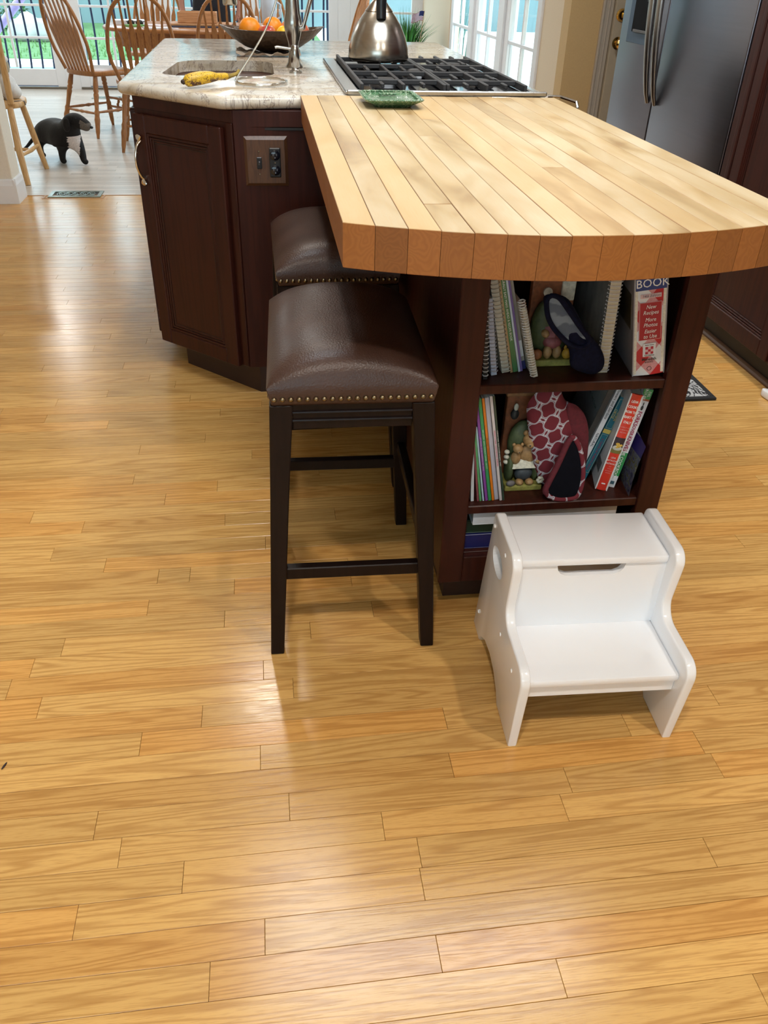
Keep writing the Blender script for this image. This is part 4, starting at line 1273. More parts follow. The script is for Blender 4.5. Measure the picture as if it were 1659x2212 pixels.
def stext(o, body, tk, zc, size, mat, turn=0, y=-0.0006, **k):
    """lettering on a spine; turn 90 = reading downwards"""
    M = Matrix.Translation((tk / 2, y, zc)) @ TX @ Matrix.Rotation(math.radians(-turn), 4, 'Z')
    return text(body, size, mat, o, M, **k)
def band(o, name, mat, tk, z0, z1, y=-0.0003, x0=0.0, x1=None):
    bm = new(); box(bm, x0, tk if x1 is None else x1, y, 0.0006, z0, z1); return obj(name, bm, mat, o, local=True)
ink_w = flat('ink_white', (0.72, 0.72, 0.70)); ink_k = flat('ink_black', (0.02, 0.02, 0.025)); ink_y = flat('ink_gold', (0.60, 0.45, 0.10)); ink_r = flat('ink_crimson', (0.30, 0.02, 0.06))
coil_mat = flat('white_wire', (0.60, 0.60, 0.62), 0.3)
def coils(o, n, z0, z1, x, y, r=0.006, mat=coil_mat, wire=0.0009, ry=None):
    bm = new()
    for i in range(n):
        z = z0 + (z1 - z0) * i / (n - 1)
        tube(bm, [(x + r * math.cos(2 * PI * k / 10), y + (ry or r) * math.sin(2 * PI * k / 10), z) for k in range(10)], wire, 4, closed=True)
    q = obj('binding_coil', bm, mat, o, local=True); q['kind'] = 'stuff'
G1 = 'thin books leaning on the upper shelf'
# upper shelf, left to right
b = book('black notebook with white spiral against the side of the upper shelf', 0.3945, 1.398, SH1, -4.5, 0.008, 0.17, 0.15, flat('black_cover', (0.015, 0.015, 0.018)), group=G1); coils(b, 17, 0.01, 0.145, 0.004, 0.0, 0.0055)
b = book('pale blue spiral pad beside the black notebook', 0.4150, 1.415, SH1, -9, 0.011, 0.17, 0.155, flat('pale_blue_pad', (0.42, 0.45, 0.55)), group=G1); coils(b, 20, 0.01, 0.15, 0.006, 0.0, 0.007, flat('grey_wire', (0.35, 0.36, 0.42), 0.3))
b = book('thick cream spiral notebook on the upper shelf', 0.4390, 1.425, SH1, -13.2, 0.015, 0.19, 0.245, flat('cream_cover', (0.46, 0.44, 0.37)), group=G1); coils(b, 30, 0.005, 0.24, 0.0085, 0.0, 0.009, flat('cream_wire', (0.40, 0.39, 0.33), 0.4))
b = book('thin tan booklet between the cream notebook and green book', 0.4560, 1.425, SH1, -13.6, 0.005, 0.2, 0.24, flat('tan_cover', (0.36, 0.24, 0.12)), group=G1)
b = book('green paperback recipe book with white lettering on the upper shelf', 0.4622, 1.427, SH1, -14.0, 0.0095, 0.2, 0.24, flat('green_cover', (0.055, 0.17, 0.065), 0.35), group=G1)
stext(b, 'NATURALLY EASY MAKE AHEAD & RECIPE BOOK', 0.0095, 0.135, 0.0062, ink_w, 90)
b = book('pale blue magazine beside the green recipe book', 0.4730, 1.428, SH1, -14.2, 0.004, 0.2, 0.24, flat('pale_sky_cover', (0.46, 0.52, 0.60), 0.3), group=G1)
b = book('purple thin book with a grey cover on the upper shelf', 0.4778, 1.430, SH1, -14.4, 0.0045, 0.2, 0.23, flat('purple_cover', (0.15, 0.10, 0.28), 0.35), group=G1)
b = book('small book with a navy foot and white panel on the upper shelf', 0.4835, 1.440, SH1, -14.8, 0.008, 0.18, 0.21, flat('taupe_cover', (0.30, 0.28, 0.24), 0.4), group=G1)
band(b, 'spine_foot', flat('navy_print', (0.02, 0.025, 0.12)), 0.008, 0.0, 0.018); band(b, 'spine_label', white_p, 0.008, 0.028, 0.062, x0=0.001, x1=0.007)
b = book('white comb-bound notebook leaning last in the upper row', 0.4955, 1.400, SH1, -16.2, 0.009, 0.18, 0.145, flat('ivory_cover', (0.56, 0.53, 0.43), 0.5), group=G1); coils(b, 30, 0.006, 0.16, 0.0015, 0.0, 0.0065, flat('white_wire2', (0.62, 0.60, 0.56), 0.3), 0.0014)
# comb-bound cookbook and the thick red checked cookbook
b = book('tall cream cookbook with wire comb binding and grey cover', 0.6285, 1.412, SH1, -1.7, 0.0205, 0.22, 0.255, flat('linen_grey_cover', (0.20, 0.22, 0.22), 0.7, 0.25, 25), yaw=math.radians(-5), spine=flat('cream_spine', (0.52, 0.44, 0.31), 0.6)); coils(b, 34, 0.006, 0.25, 0.01, 0.002, 0.0135, coil_mat, 0.0008, 0.008)
def checked():
    t = NT('red_checked_cover'); p = t.objco(); s = t.node('SeparateXYZ'); t.l.new(p, s.inputs[0])
    x, z = t.math('MULTIPLY', s.outputs[0], 1.0), t.math('MULTIPLY', s.outputs[2], 0.82)
    u = t.math('MULTIPLY', t.math('ADD', x, z), 15.0); v = t.math('MULTIPLY', t.math('SUBTRACT', x, z), 15.0)
    a = t.math('GREATER_THAN', t.math('FRACT', u), 0.5); b = t.math('GREATER_THAN', t.math('FRACT', v), 0.5)
    sm = t.math('ADD', a, b)
    n = t.noise(p, 220, 3.0)
    pink = t.mix(n, (0.42, 0.12, 0.14), (0.60, 0.36, 0.38))
    c = t.mix(t.math('GREATER_THAN', sm, 0.5), (0.60, 0.61, 0.63), pink)
    c = t.mix(t.math('GREATER_THAN', sm, 1.5), c, (0.42, 0.012, 0.022))
    return t.set(c, 0.35)
ck_ = checked()
RT = 0.062
b = book('thick red checked cookbook with blue top standing on the upper shelf', 0.6925, 1.389, SH1, -9.9, RT, 0.20, 0.262, flat('back_cover_grey', (0.26, 0.25, 0.27), 0.3), yaw=math.radians(-8), hard=True, spine=ck_)
yb = -0.0012
def plate_(o, name, mat, x0, x1, z0, z1, y): 
    bm = new(); box(bm, x0, x1, y, y + 0.0014, z0, z1); return obj(name, bm, mat, o, local=True)
plate_(b, 'blue_band', flat('royal_blue', (0.012, 0.035, 0.16)), 0.003, RT - 0.003, 0.172, 0.261, -0.0006)
text('BOOK', 0.0225, ink_w, b, Matrix.Translation((RT / 2 + 0.002, yb, 0.1845)) @ TX, squeeze=0.95)
plate_(b, 'edition_label', flat('blush_label', (0.60, 0.42, 0.42)), 0.012, 0.050, 0.1565, 0.1645, -0.0006)
text('14th Edition', 0.0075, flat('grey_print', (0.14, 0.12, 0.14)), b, Matrix.Translation((0.031, yb, 0.1605)) @ TX, shear=0.3, squeeze=0.9)
plate_(b, 'label_border', flat('pale_red', (0.60, 0.28, 0.28)), 0.0105, 0.0515, 0.0735, 0.1485, -0.0007)
plate_(b, 'label_panel', flat('crimson_label', (0.33, 0.012, 0.022)), 0.0115, 0.0505, 0.0745, 0.1475, -0.0012)
for s_, z in (('New', 0.1395), ('Recipes', 0.1285), ('More', 0.1145), ('Photos', 0.104), ('Easier', 0.0915), ('to Use', 0.081)):
    text(s_, 0.0108, ink_w, b, Matrix.Translation((0.031, -0.0022, z)) @ TX, shear=0.25, squeeze=0.85)
plate_(b, 'badge', white_p, 0.019, 0.043, 0.0395, 0.0665, -0.0009)
for i in range(3):
    for j in range(3): plate_(b, 'badge_square', flat('badge_red', (0.38, 0.01, 0.03)) if (i + j) % 2 == 0 else flat('badge_pink', (0.62, 0.40, 0.42)), 0.0235 + i * 0.005, 0.0285 + i * 0.005, 0.0445 + j * 0.005, 0.0495 + j * 0.005, -0.0016)
text('Better Homes', 0.0032, ink_k, b, Matrix.Translation((0.031, -0.002, 0.0635)) @ TX, squeeze=0.9)
text('Test Kitchen', 0.0042, ink_k, b, Matrix.Translation((0.031, -0.002, 0.042)) @ TX, squeeze=0.9)
text('Meredith', 0.0075, ink_k, b, Matrix.Translation((0.031, yb, 0.0335)) @ TX, bold=0.0001)
text('BOOKS', 0.0048, ink_k, b, Matrix.Translation((0.031, yb, 0.0275)) @ TX)
bm = new(); tube(bm, [(0.032 + 0.004 * math.cos(a * PI / 8), yb, 0.014 + 0.004 * math.sin(a * PI / 8)) for a in range(16)], 0.0004, 4, closed=True); obj('emblem', bm, ink_k, b, local=True)
# covers seen on the left board
bm = new(); box(bm, -0.0006, 0.0, 0.02, 0.16, 0.09, 0.16); obj('cover_photo', bm, flat('cover_photo', (0.06, 0.05, 0.03), 0.3, 0.8, 30), b, local=True)

# middle shelf, thin magazines leaning to the left
G2 = 'magazines leaning on the middle shelf'
def mag(label, x, y, lean, tk, h, col, words=None, wc=None, nm=None, sz=0.0036):
    o = book(label, x, y, SH2, lean, tk, 0.2, h, flat(nm or label[:18].replace(' ', '_'), col, 0.3), group=G2, name='magazine', cat='magazine')
    if words: stext(o, words, tk, h * 0.52, sz, wc or ink_w, 90)
    return o
mag('thin white booklet against the side of the middle shelf', 0.3930, 1.392, -4.5, 0.0065, 0.115, (0.52, 0.55, 0.58))
mag('grey booklet with a maroon spine on the middle shelf', 0.4065, 1.391, -8.5, 0.004, 0.165, (0.20, 0.06, 0.07))
mag('narrow bright green booklet on the middle shelf', 0.4118, 1.391, -9.3, 0.0045, 0.185, (0.09, 0.30, 0.12))
mag('narrow pale blue booklet on the middle shelf', 0.4185, 1.391, -10.0, 0.0035, 0.18, (0.34, 0.46, 0.55))
mag('purple magazine with pale lettering on the middle shelf', 0.4245, 1.391, -10.5, 0.0055, 0.225, (0.19, 0.055, 0.27), '2012 ANNUAL RECIPES COOKBOOK AND MENUS', flat('lilac_ink', (0.50, 0.40, 0.55)))
mag('green magazine with white lettering on the middle shelf', 0.4312, 1.391, -10.6, 0.0065, 0.245, (0.035, 0.24, 0.085), 'EASY SUPPERS   QUICK WEEKNIGHT DINNERS   ONE POT', flat('mint_ink', (0.45, 0.62, 0.48)))
mag('bright orange magazine on the middle shelf', 0.4390, 1.391, -10.6, 0.005, 0.245, (0.55, 0.16, 0.012), 'FALL BAKING & HOLIDAY RECIPES', flat('rust_ink', (0.30, 0.08, 0.01)))
mag('pale grey magazine beside the orange one', 0.4452, 1.393, -10.6, 0.0085, 0.245, (0.36, 0.36, 0.42))
mag('white magazine with pink lettering on the middle shelf', 0.4550, 1.389, -10.7, 0.0055, 0.25, (0.50, 0.47, 0.48), 'HOLIDAY COOKIES  COLLECTOR ISSUE  100 RECIPES', flat('pink_ink', (0.55, 0.10, 0.18)))
mag('dark green magazine with white lettering beside the bear bookend', 0.4617, 1.389, -10.8, 0.0042, 0.25, (0.03, 0.05, 0.035), 'COMFORT FOOD   SLOW COOKER FAVORITES   FAMILY', flat('pale_ink', (0.52, 0.52, 0.50)), sz=0.0034)

# middle shelf, right: cookbooks leaning to the right
b = book('large pale grey cookbook behind the red oven mitt', 0.6345, 1.458, SH2, 14.2, 0.012, 0.20, 0.25, flat('pale_sage_cover', (0.34, 0.38, 0.38), 0.35), yaw=math.radians(-12), spine=flat('black_gold_spine', (0.03, 0.03, 0.03)))
bm = new(); box(bm, -0.0006, 0.0, 0.045, 0.085, 0.205, 0.235); obj('cover_badge', bm, flat('gold_badge', (0.35, 0.28, 0.05)), b, local=True)
text('Cooking from a French Garden', 0.011, flat('sage_ink', (0.10, 0.14, 0.13)), b, Matrix.Translation((-0.0007, 0.09, 0.17)) @ Matrix(((0, 0, -1, 0), (-1, 0, 0, 0), (0, 1, 0, 0), (0, 0, 0, 1))))
b = book('white cookbook spine about flowers and gardens', 0.6475, 1.455, SH2, 14.6, 0.0105, 0.2, 0.25, white_p, yaw=math.radians(-12))
stext(b, 'Flowers and Gardens', 0.0105, 0.195, 0.0085, ink_k, 90, shear=0.2); stext(b, 'NATURAL', 0.0105, 0.105, 0.0078, ink_k, 90)
teal = flat('teal_cover', (0.012, 0.13, 0.19), 0.3)
b = book('teal and gold cookbook leaning on the middle shelf', 0.6655, 1.452, SH2, 15.2, 0.016, 0.2, 0.21, teal, yaw=math.radians(-12))
band(b, 'gold_strip', ink_y, 0.016, 0.122, 0.132); 
bm = new()
for z0, z1 in ((0.135, 0.205), (0.02, 0.119)):
    for q in ((0.0015, 0.002, z0, z1), (0.014, 0.0145, z0, z1), (0.0015, 0.0145, z0, z0 + 0.0005), (0.0015, 0.0145, z1 - 0.0005, z1)): box(bm, q[0], q[1], -0.0004, 0.0005, q[2], q[3])
obj('spine_border', bm, flat('pale_gold', (0.45, 0.45, 0.28)), b, local=True)
stext(b, 'YVONNE\nORTIZ', 0.016, 0.17, 0.0078, ink_y, 90); stext(b, 'A TASTE OF PUERTO RICO', 0.016, 0.068, 0.0068, ink_r, 90)
red = flat('tomato_red', (0.56, 0.035, 0.02), 0.3)
b = book('bright red hardcover cookbook with a pasta photo on its spine', 0.6982, 1.404, SH2, 8.2, 0.0265, 0.20, 0.233, white_p, hard=True, yaw=math.radians(-14), spine=red)
for s_, z in (('LIDIA', 0.217), ('COOKS', 0.205), ('FROM THE', 0.193), ('HEART OF', 0.181), ('ITALY', 0.169)): stext(b, s_, 0.0265, z, 0.0078, ink_w, 0, squeeze=0.75, bold=0.00015)
for s_, z in (('A FEAST OF', 0.157), ('175 REGIONAL', 0.151), ('RECIPES', 0.145)): stext(b, s_, 0.0265, z, 0.0038, flat('pale_red', (0.60, 0.28, 0.28)), 0)
bm = new(); sp = [(0.0, 0.0033)] + [(0.0265 * k / 6, 0.0033 - 0.0036 * math.sin(PI * k / 6)) for k in range(1, 6)] + [(0.0265, 0.0033)]
prism(bm, sp, 0.094, 0.132); q = obj('spine_photo', bm, flat('dark_photo', (0.03, 0.02, 0.03)), b, local=True)
bm = new(); sp2 = [(x, y - 0.0004) for x, y in sp]; prism(bm, sp2, 0.094, 0.103); obj('table_strip', bm, flat('olive_print', (0.16, 0.15, 0.04)), b, local=True)
bm = new(); ball(bm, (0.0132, 0.0, 0.107), (0.0105, 0.0016, 0.006), 14, 8); obj('photo_bowl', bm, flat('bowl_print', (0.46, 0.46, 0.40)), b, local=True)
bm = new()
for k in range(9): ball(bm, (0.0132 + 0.007 * math.cos(k * 2.4) * (k / 9), -0.0012, 0.1135 + 0.004 * math.sin(k * 1.9)), (0.0032, 0.0012, 0.0026), 7, 5)
obj('photo_pasta', bm, flat('pasta_print', (0.55, 0.36, 0.06), 0.4, 0.5, 400), b, local=True)
for s_, z, sz in (('LIDIA', 0.083, 0.0055), ('MATTICCHIO', 0.0755, 0.0052), ('BASTIANICH', 0.068, 0.0052), ('AND', 0.061, 0.003), ('TANYA', 0.0555, 0.003), ('BASTIANICH', 0.05, 0.003), ('MANUALI', 0.045, 0.003)): stext(b, s_, 0.0265, z, sz, ink_w if sz > 0.004 else flat('pale_red', (0.60, 0.28, 0.28)), 0, squeeze=0.8)
bm = new(); box(bm, 0.009, 0.017, -0.0006, 0.0, 0.016, 0.0185); obj('publisher_mark', bm, ink_w, b, local=True)
bm = new(); box(bm, -0.0005, 0.0, 0.02, 0.055, 0.03, 0.055); obj('barcode', bm, flat('barcode_grey', (0.12, 0.12, 0.13), 0.5, 0.9, 500), b, local=True)
b = book('white and green plant-based cookbook leaning against the red one', 0.7192, 1.4165, SH2, 8.6, 0.0185, 0.2, 0.240, white_p, yaw=math.radians(-14))
green = flat('leaf_green', (0.03, 0.24, 0.075), 0.3)
band(b, 'green_band', green, 0.0185, 0.030, 0.089); band(b, 'green_head', green, 0.0185, 0.218, 0.240); band(b, 'rust_line', flat('rust_line', (0.30, 0.08, 0.03)), 0.0185, 0.2135, 0.2178)
stext(b, 'FORKS', 0.0185, 0.172, 0.0115, ink_r, 90, bold=0.00025); stext(b, 'OVER', 0.0185, 0.143, 0.0095, ink_r, 90, bold=0.0002); stext(b, 'KNIVES', 0.0185, 0.111, 0.0115, ink_r, 90, bold=0.00025)
stext(b, 'THE COOKBOOK', 0.0185, 0.060, 0.0098, ink_w, 90, bold=0.0001); stext(b, 'DEL\nSROUFE', 0.0185, 0.229, 0.0075, ink_w, 90)
bm = new(); ball(bm, (0.0098, -0.0002, 0.197), (0.0028, 0.0006, 0.0058), 10, 6); ball(bm, (0.0098, -0.0002, 0.206), (0.0012, 0.0006, 0.004), 8, 6); obj('fork_emblem', bm, ink_k, b, local=True)
bm = new(); box(bm, 0.005, 0.0145, -0.0005, 0.0, 0.008, 0.016); obj('publisher_mark', bm, flat('slate_ink', (0.04, 0.09, 0.12)), b, local=True)
# bent magazine in the corner
t = thing('magazine', 'purple and white magazine slumped in the corner of the middle shelf', 'magazine', (0.742, 1.42, SH2))
bm = new(); rows = []
for i in range(7):
    s = i / 6
    row = []
    for j in range(5):
        v = j / 4
        row.append(bm.verts.new((0.737 + 0.012 * s + 0.016 * v * (1 - s) - 0.004 * math.sin(PI * s), 1.376 + 0.115 * v, SH2 + 0.001 + 0.148 * s - 0.025 * (1 - v) * s)))
    rows.append(row)
for i in range(6):
    for j in range(4): bm.faces.new((rows[i][j], rows[i + 1][j], rows[i + 1][j + 1], rows[i][j + 1]))
bmesh.ops.solidify(bm, geom=bm.faces[:], thickness=0.0035)
def magmat():
    t = NT('magazine_cover'); p = t.objco(); s = t.node('SeparateXYZ'); t.l.new(p, s.inputs[0]); n = t.noise(p, 60, 3.0, 0.6, 1.0)
    pic = t.ramp(n, [(0.3, (0.03, 0.03, 0.10)), (0.5, (0.22, 0.22, 0.30)), (0.6, (0.16, 0.15, 0.05)), (0.75, (0.45, 0.46, 0.52))])
    return t.set(t.mix(t.maprange(s.outputs[2], 0.095, 0.096, 0, 1), pic, t.mix(t.maprange(s.outputs[2], 0.130, 0.131, 0, 1), (0.05, 0.035, 0.22), (0.50, 0.52, 0.60))), 0.25)
obj('pages', bm, magmat(), t, 60)

# stack lying on the lowest shelf
def lying(label, x0, x1, y0, y1, z0, z1, mat, name='book', cat='book', pg=paper):
    t = thing(name, label, cat, ((x0 + x1) / 2, (y0 + y1) / 2, z0), 0, 'books lying on the lowest shelf')
    bm = new(); box(bm, x0, x1, y0, y1, z0, z0 + 0.003, 0.001); box(bm, x0, x1, y0, y1, z1 - 0.003, z1, 0.001); box(bm, x0, x1, y0, y0 + 0.003, z0 + 0.003, z1 - 0.003)
    obj('cover', bm, mat, t); part('pages', t, pg, box, x0 + 0.004, x1 - 0.004, y0 + 0.004, y1 - 0.005, z0 + 0.0032, z1 - 0.0032)
lying('dark blue hardcover lying at the bottom of the lowest shelf', 0.386, 0.68, 1.40, 1.63, SH3, SH3 + 0.038, flat('deep_blue_cover', (0.012, 0.014, 0.09), 0.35))
lying('dark green hardcover lying on the blue book', 0.388, 0.67, 1.405, 1.63, SH3 + 0.0383, SH3 + 0.074, flat('bottle_green_cover', (0.008, 0.035, 0.022), 0.4))
lying('white ring binder lying on top of the green book', 0.400, 0.72, 1.385, 1.66, SH3 + 0.0743, SH3 + 0.109, flat('white_binder', (0.50, 0.53, 0.58), 0.35), 'ring_binder', 'binder')

# ------------------------------------------------------------------ bookends with bears
resin = lambda n, c: pm(n, c, 0.55, 0, 0.25, 120, 0.3)
fur, hedge, grass_r, cedar, stone = resin('tan_resin', (0.30, 0.18, 0.075)), resin('hedge_resin', (0.055, 0.075, 0.030)), resin('grass_resin', (0.24, 0.23, 0.055)), resin('cedar_resin', (0.20, 0.065, 0.025)), resin('stone_resin', (0.13, 0.12, 0.12))
cream_r, dark_r, rose_r, rust_r, yel_r = resin('cream_resin', (0.50, 0.50, 0.42)), resin('black_resin', (0.02, 0.022, 0.025)), resin('rose_resin', (0.22, 0.065, 0.07)), resin('rust_resin', (0.30, 0.11, 0.04)), resin('yellow_resin', (0.45, 0.27, 0.03))
def blob(t, name, mat, *balls):
    bm = new()
    for c, r in balls: ball(bm, c, r, 14, 10)
    return obj(name, bm, mat, t, 80)
x, y, z = 0.545, 1.452, SH1
t = thing('bookend', 'painted bookend with a bear reading by a hedge on the upper shelf', 'bookend', (x, y, z))
part('base', t, grass_r, box, 0.505, 0.588, 1.448, 1.515, z, z + 0.014, 0.003, 2)
part('panel', t, cedar, box, 0.502, 0.590, 1.495, 1.512, z + 0.0142, z + 0.195, 0.003, 2)
part('cap_mould', t, resin('oak_resin', (0.24, 0.12, 0.05)), box, 0.499, 0.593, 1.492, 1.515, z + 0.188, z + 0.199, 0.003, 2)
part('curtain', t, cream_r, box, 0.560, 0.588, 1.489, 1.496, z + 0.12, z + 0.187, 0.003, 2)
blob(t, 'hedge', hedge, ((0.532, 1.482, z + 0.07), (0.029, 0.020, 0.058)), ((0.560, 1.484, z + 0.065), (0.028, 0.018, 0.053)), ((0.548, 1.484, z + 0.105), (0.026, 0.016, 0.03)))
blob(t, 'bear', fur, ((0.545, 1.470, z + 0.062), (0.018, 0.014, 0.022)), ((0.546, 1.464, z + 0.096), (0.016, 0.014, 0.015)), ((0.533, 1.466, z + 0.108), (0.006, 0.004, 0.006)), ((0.559, 1.466, z + 0.108), (0.006, 0.004, 0.006)), ((0.528, 1.460, z + 0.066), (0.008, 0.012, 0.008)), ((0.562, 1.460, z + 0.066), (0.008, 0.012, 0.008)), ((0.537, 1.458, z + 0.028), (0.009, 0.010, 0.014)), ((0.556, 1.458, z + 0.028), (0.009, 0.010, 0.014)))
blob(t, 'skirt', rose_r, ((0.546, 1.464, z + 0.046), (0.019, 0.014, 0.014)))
part('open_book', t, rose_r, prism, [(-0.018, 0.006), (0, 0), (0.018, 0.006), (0.018, 0.009), (0, 0.003), (-0.018, 0.009)], 0, 0.022, Matrix.Translation((0.545, 1.448, z + 0.062)) @ Matrix.Rotation(-0.5, 4, 'X'))
blob(t, 'pumpkin', rust_r, ((0.516, 1.456, z + 0.024), (0.010, 0.009, 0.011)))
blob(t, 'cat', yel_r, ((0.577, 1.456, z + 0.024), (0.010, 0.008, 0.011)), ((0.572, 1.455, z + 0.037), (0.003, 0.003, 0.005)), ((0.581, 1.455, z + 0.037), (0.003, 0.003, 0.005)))
part('clock', t, cream_r, lathe, [(0, 0), (0.009, 0), (0.009, 0.004), (0, 0.005)], seg=16, M=Matrix.Translation((0.533, 1.494, z + 0.138)) @ Matrix.Rotation(PI / 2, 4, 'X'))
x, y, z = 0.515, 1.44, SH2
t = thing('bookend', 'painted bookend with two bears reading in an armchair on the middle shelf', 'bookend', (x, y, z), math.radians(4))
part('base', t, grass_r, box, 0.474, 0.556, 1.422, 1.50, z, z + 0.014, 0.003, 2)
part('panel', t, cedar, box, 0.473, 0.552, 1.476, 1.494, z + 0.0142, z + 0.208, 0.003, 2)
part('mantel', t, resin('oak_resin', (0.24, 0.12, 0.05)), box, 0.469, 0.556, 1.470, 1.498, z + 0.202, z + 0.216, 0.003, 2)
part('curtain', t, cream_r, box, 0.527, 0.549, 1.469, 1.476, z + 0.13, z + 0.20, 0.003, 2)
bm = new()
for k in range(10): ball(bm, (0.5385, 1.468, z + 0.135 + 0.0068 * k), (0.002, 0.0015, 0.003), 6, 4)
obj('curtain_trim', bm, resin('trim_green_resin', (0.05, 0.10, 0.08)), t)
blob(t, 'jug', dark_r, ((0.490, 1.468, z + 0.163), (0.009, 0.007, 0.012)))
blob(t, 'flame', cream_r, ((0.491, 1.467, z + 0.180), (0.005, 0.004, 0.009)))
blob(t, 'armchair', hedge, ((0.512, 1.462, z + 0.10), (0.033, 0.017, 0.052)), ((0.485, 1.448, z + 0.045), (0.010, 0.018, 0.032)), ((0.543, 1.448, z + 0.045), (0.010, 0.018, 0.032)))
blob(t, 'large_bear', fur, ((0.522, 1.446, z + 0.078), (0.021, 0.014, 0.026)), ((0.524, 1.440, z + 0.116), (0.018, 0.015, 0.016)), ((0.512, 1.444, z + 0.131), (0.006, 0.004, 0.006)), ((0.538, 1.444, z + 0.128), (0.006, 0.004, 0.006)), ((0.519, 1.428, z + 0.110), (0.008, 0.007, 0.006)), ((0.541, 1.434, z + 0.072), (0.008, 0.012, 0.009)))
blob(t, 'small_bear', fur, ((0.495, 1.440, z + 0.074), (0.011, 0.010, 0.016)), ((0.496, 1.436, z + 0.098), (0.011, 0.010, 0.010)), ((0.487, 1.438, z + 0.107), (0.004, 0.003, 0.004)), ((0.505, 1.438, z + 0.107), (0.004, 0.003, 0.004)), ((0.496, 1.427, z + 0.095), (0.005, 0.004, 0.004)))
blob(t, 'nose', dark_r, ((0.517, 1.4215, z + 0.112), (0.002, 0.0015, 0.0015)), ((0.496, 1.4232, z + 0.096), (0.0015, 0.0012, 0.0012)))
part('newspaper', t, cream_r, prism, [(-0.028, 0.008), (0, 0), (0.028, 0.008), (0.028, 0.011), (0, 0.003), (-0.028, 0.011)], 0, 0.026, Matrix.Translation((0.516, 1.424, z + 0.056)) @ Matrix.Rotation(-0.6, 4, 'X'))
blob(t, 'trousers', resin('denim_resin', (0.035, 0.045, 0.055)), ((0.516, 1.440, z + 0.036), (0.020, 0.014, 0.018)))
blob(t, 'feet', fur, ((0.506, 1.428, z + 0.020), (0.009, 0.010, 0.007)), ((0.528, 1.428, z + 0.020), (0.009, 0.010, 0.007)))
blob(t, 'stone', stone, ((0.486, 1.424, z + 0.020), (0.010, 0.006, 0.007)))
blob(t, 'flower', cream_r, *[((0.549 + 0.005 * math.cos(k * PI / 3), 1.420, z + 0.028 + 0.005 * math.sin(k * PI / 3)), (0.004, 0.003, 0.004)) for k in range(6)])
blob(t, 'mugs', cream_r, *[((0.476, 1.445, z + 0.062 + 0.012 * k), (0.006, 0.006, 0.005)) for k in range(3)])

# ------------------------------------------------------------------ oven mitts
navy = pm('navy_cloth', (0.0045, 0.0055, 0.018), 0.95, 0, 0.3, 150, 0.3, 0.15)
t = thing('oven_mitt', 'navy oven mitt with grey-blue lining slumped on the upper shelf', 'oven mitt', (0.59, 1.41, SH1))
po = smooth_poly([(0.493, 0.740), (0.51, 0.742), (0.539, 0.735), (0.561, 0.705), (0.582, 0.673), (0.614, 0.642), (0.630, 0.618), (0.635, 0.599), (0.631, 0.584), (0.614, 0.5765), (0.59, 0.583), (0.564, 0.595), (0.562, 0.616), (0.554, 0.64), (0.535, 0.652), (0.509, 0.684), (0.492, 0.728)], 2)
po = [(a, max(b, SH1 + 0.001)) for a, b in po]
bm = new(); pillow(bm, po, 0.014, 1.398, 0.009); obj('shell', bm, navy, t, 80)
li = smooth_poly([(0.497, 0.739), (0.513, 0.738), (0.527, 0.722), (0.546, 0.699), (0.565, 0.676), (0.588, 0.652), (0.575, 0.645), (0.556, 0.650), (0.536, 0.666), (0.516, 0.686), (0.503, 0.708)], 2)
li = offset_poly(li, 0.0045)
bm = new(); pillow(bm, li, 0.004, 1.388, 0.003)
lm = NT('mitt_lining'); _p = lm.objco(); _s = lm.node('SeparateXYZ'); lm.l.new(_p, _s.inputs[0]); _n = lm.noise(_p, 40, 2.0)
_f1 = lm.math('SINE', lm.math('MULTIPLY', lm.math('ADD', _s.outputs[2], lm.math('MULTIPLY', _n, 0.03)), 150.0))
lm.set(lm.mix(lm.maprange(_f1, -0.2, 0.4, 0, 1), (0.075, 0.095, 0.13), (0.17, 0.20, 0.24)), 0.8)
obj('lining', bm, lm.m, t, 80)
bm = new(); tube(bm, [(a, 1.3835, b) for a, b in offset_poly(li, 0.0)], 0.0048, 8, closed=True); obj('rim', bm, navy, t, 80)
bm = new(); tube(bm, [(a, 1.381, b) for a, b in [(0.4975 + (c[0] - 0.4975) * .97, c[1] * .999) for c in li[len(li) // 2 + 2:-2]]], 0.0016, 6); obj('piping', bm, pm('wine_piping', (0.08, 0.006, 0.025), 0.7), t, 60)

def trellis():
    t = NT('red_trellis_cloth'); p = t.objco(); s = t.node('SeparateXYZ'); t.l.new(p, s.inputs[0])
    n = t.noise(p, 45, 2.0)
    a = t.math('ADD', t.math('MULTIPLY', s.outputs[0], 0.93), t.math('MULTIPLY', s.outputs[2], -0.36)); b = t.math('ADD', t.math('MULTIPLY', s.outputs[0], 0.36), t.math('MULTIPLY', s.outputs[2], 0.93))
    u = t.math('MULTIPLY', a, 150.0); v = t.math('MULTIPLY', b, 130.0)
    f = t.math('ADD', t.math('COSINE', u), t.math('COSINE', v))
    g = t.math('ADD', f, t.math('MULTIPLY', t.math('MULTIPLY', t.math('COSINE', t.math('MULTIPLY', u, 2.0)), t.math('COSINE', t.math('MULTIPLY', v, 2.0))), 0.45))
    d = t.math('ABSOLUTE', t.math('ADD', g, 0.05))
    col = t.mix(t.maprange(d, 0.30, 0.40, 1, 0), (0.13, 0.010, 0.020), (0.46, 0.45, 0.50))
    col = t.mix(t.maprange(d, 0.05, 0.11, 1, 0), col, (0.08, 0.012, 0.045))
    t.set(col, 0.85); t.bump(n, 0.3, 0.002); return t.m
wine = pm('wine_cloth', (0.095, 0.008, 0.016), 0.85, 0, 0.2, 150, 0.3)
t = thing('oven_mitt', 'red oven mitt with white trellis print and black lining on the middle shelf', 'oven mitt', (0.58, 1.41, SH2))
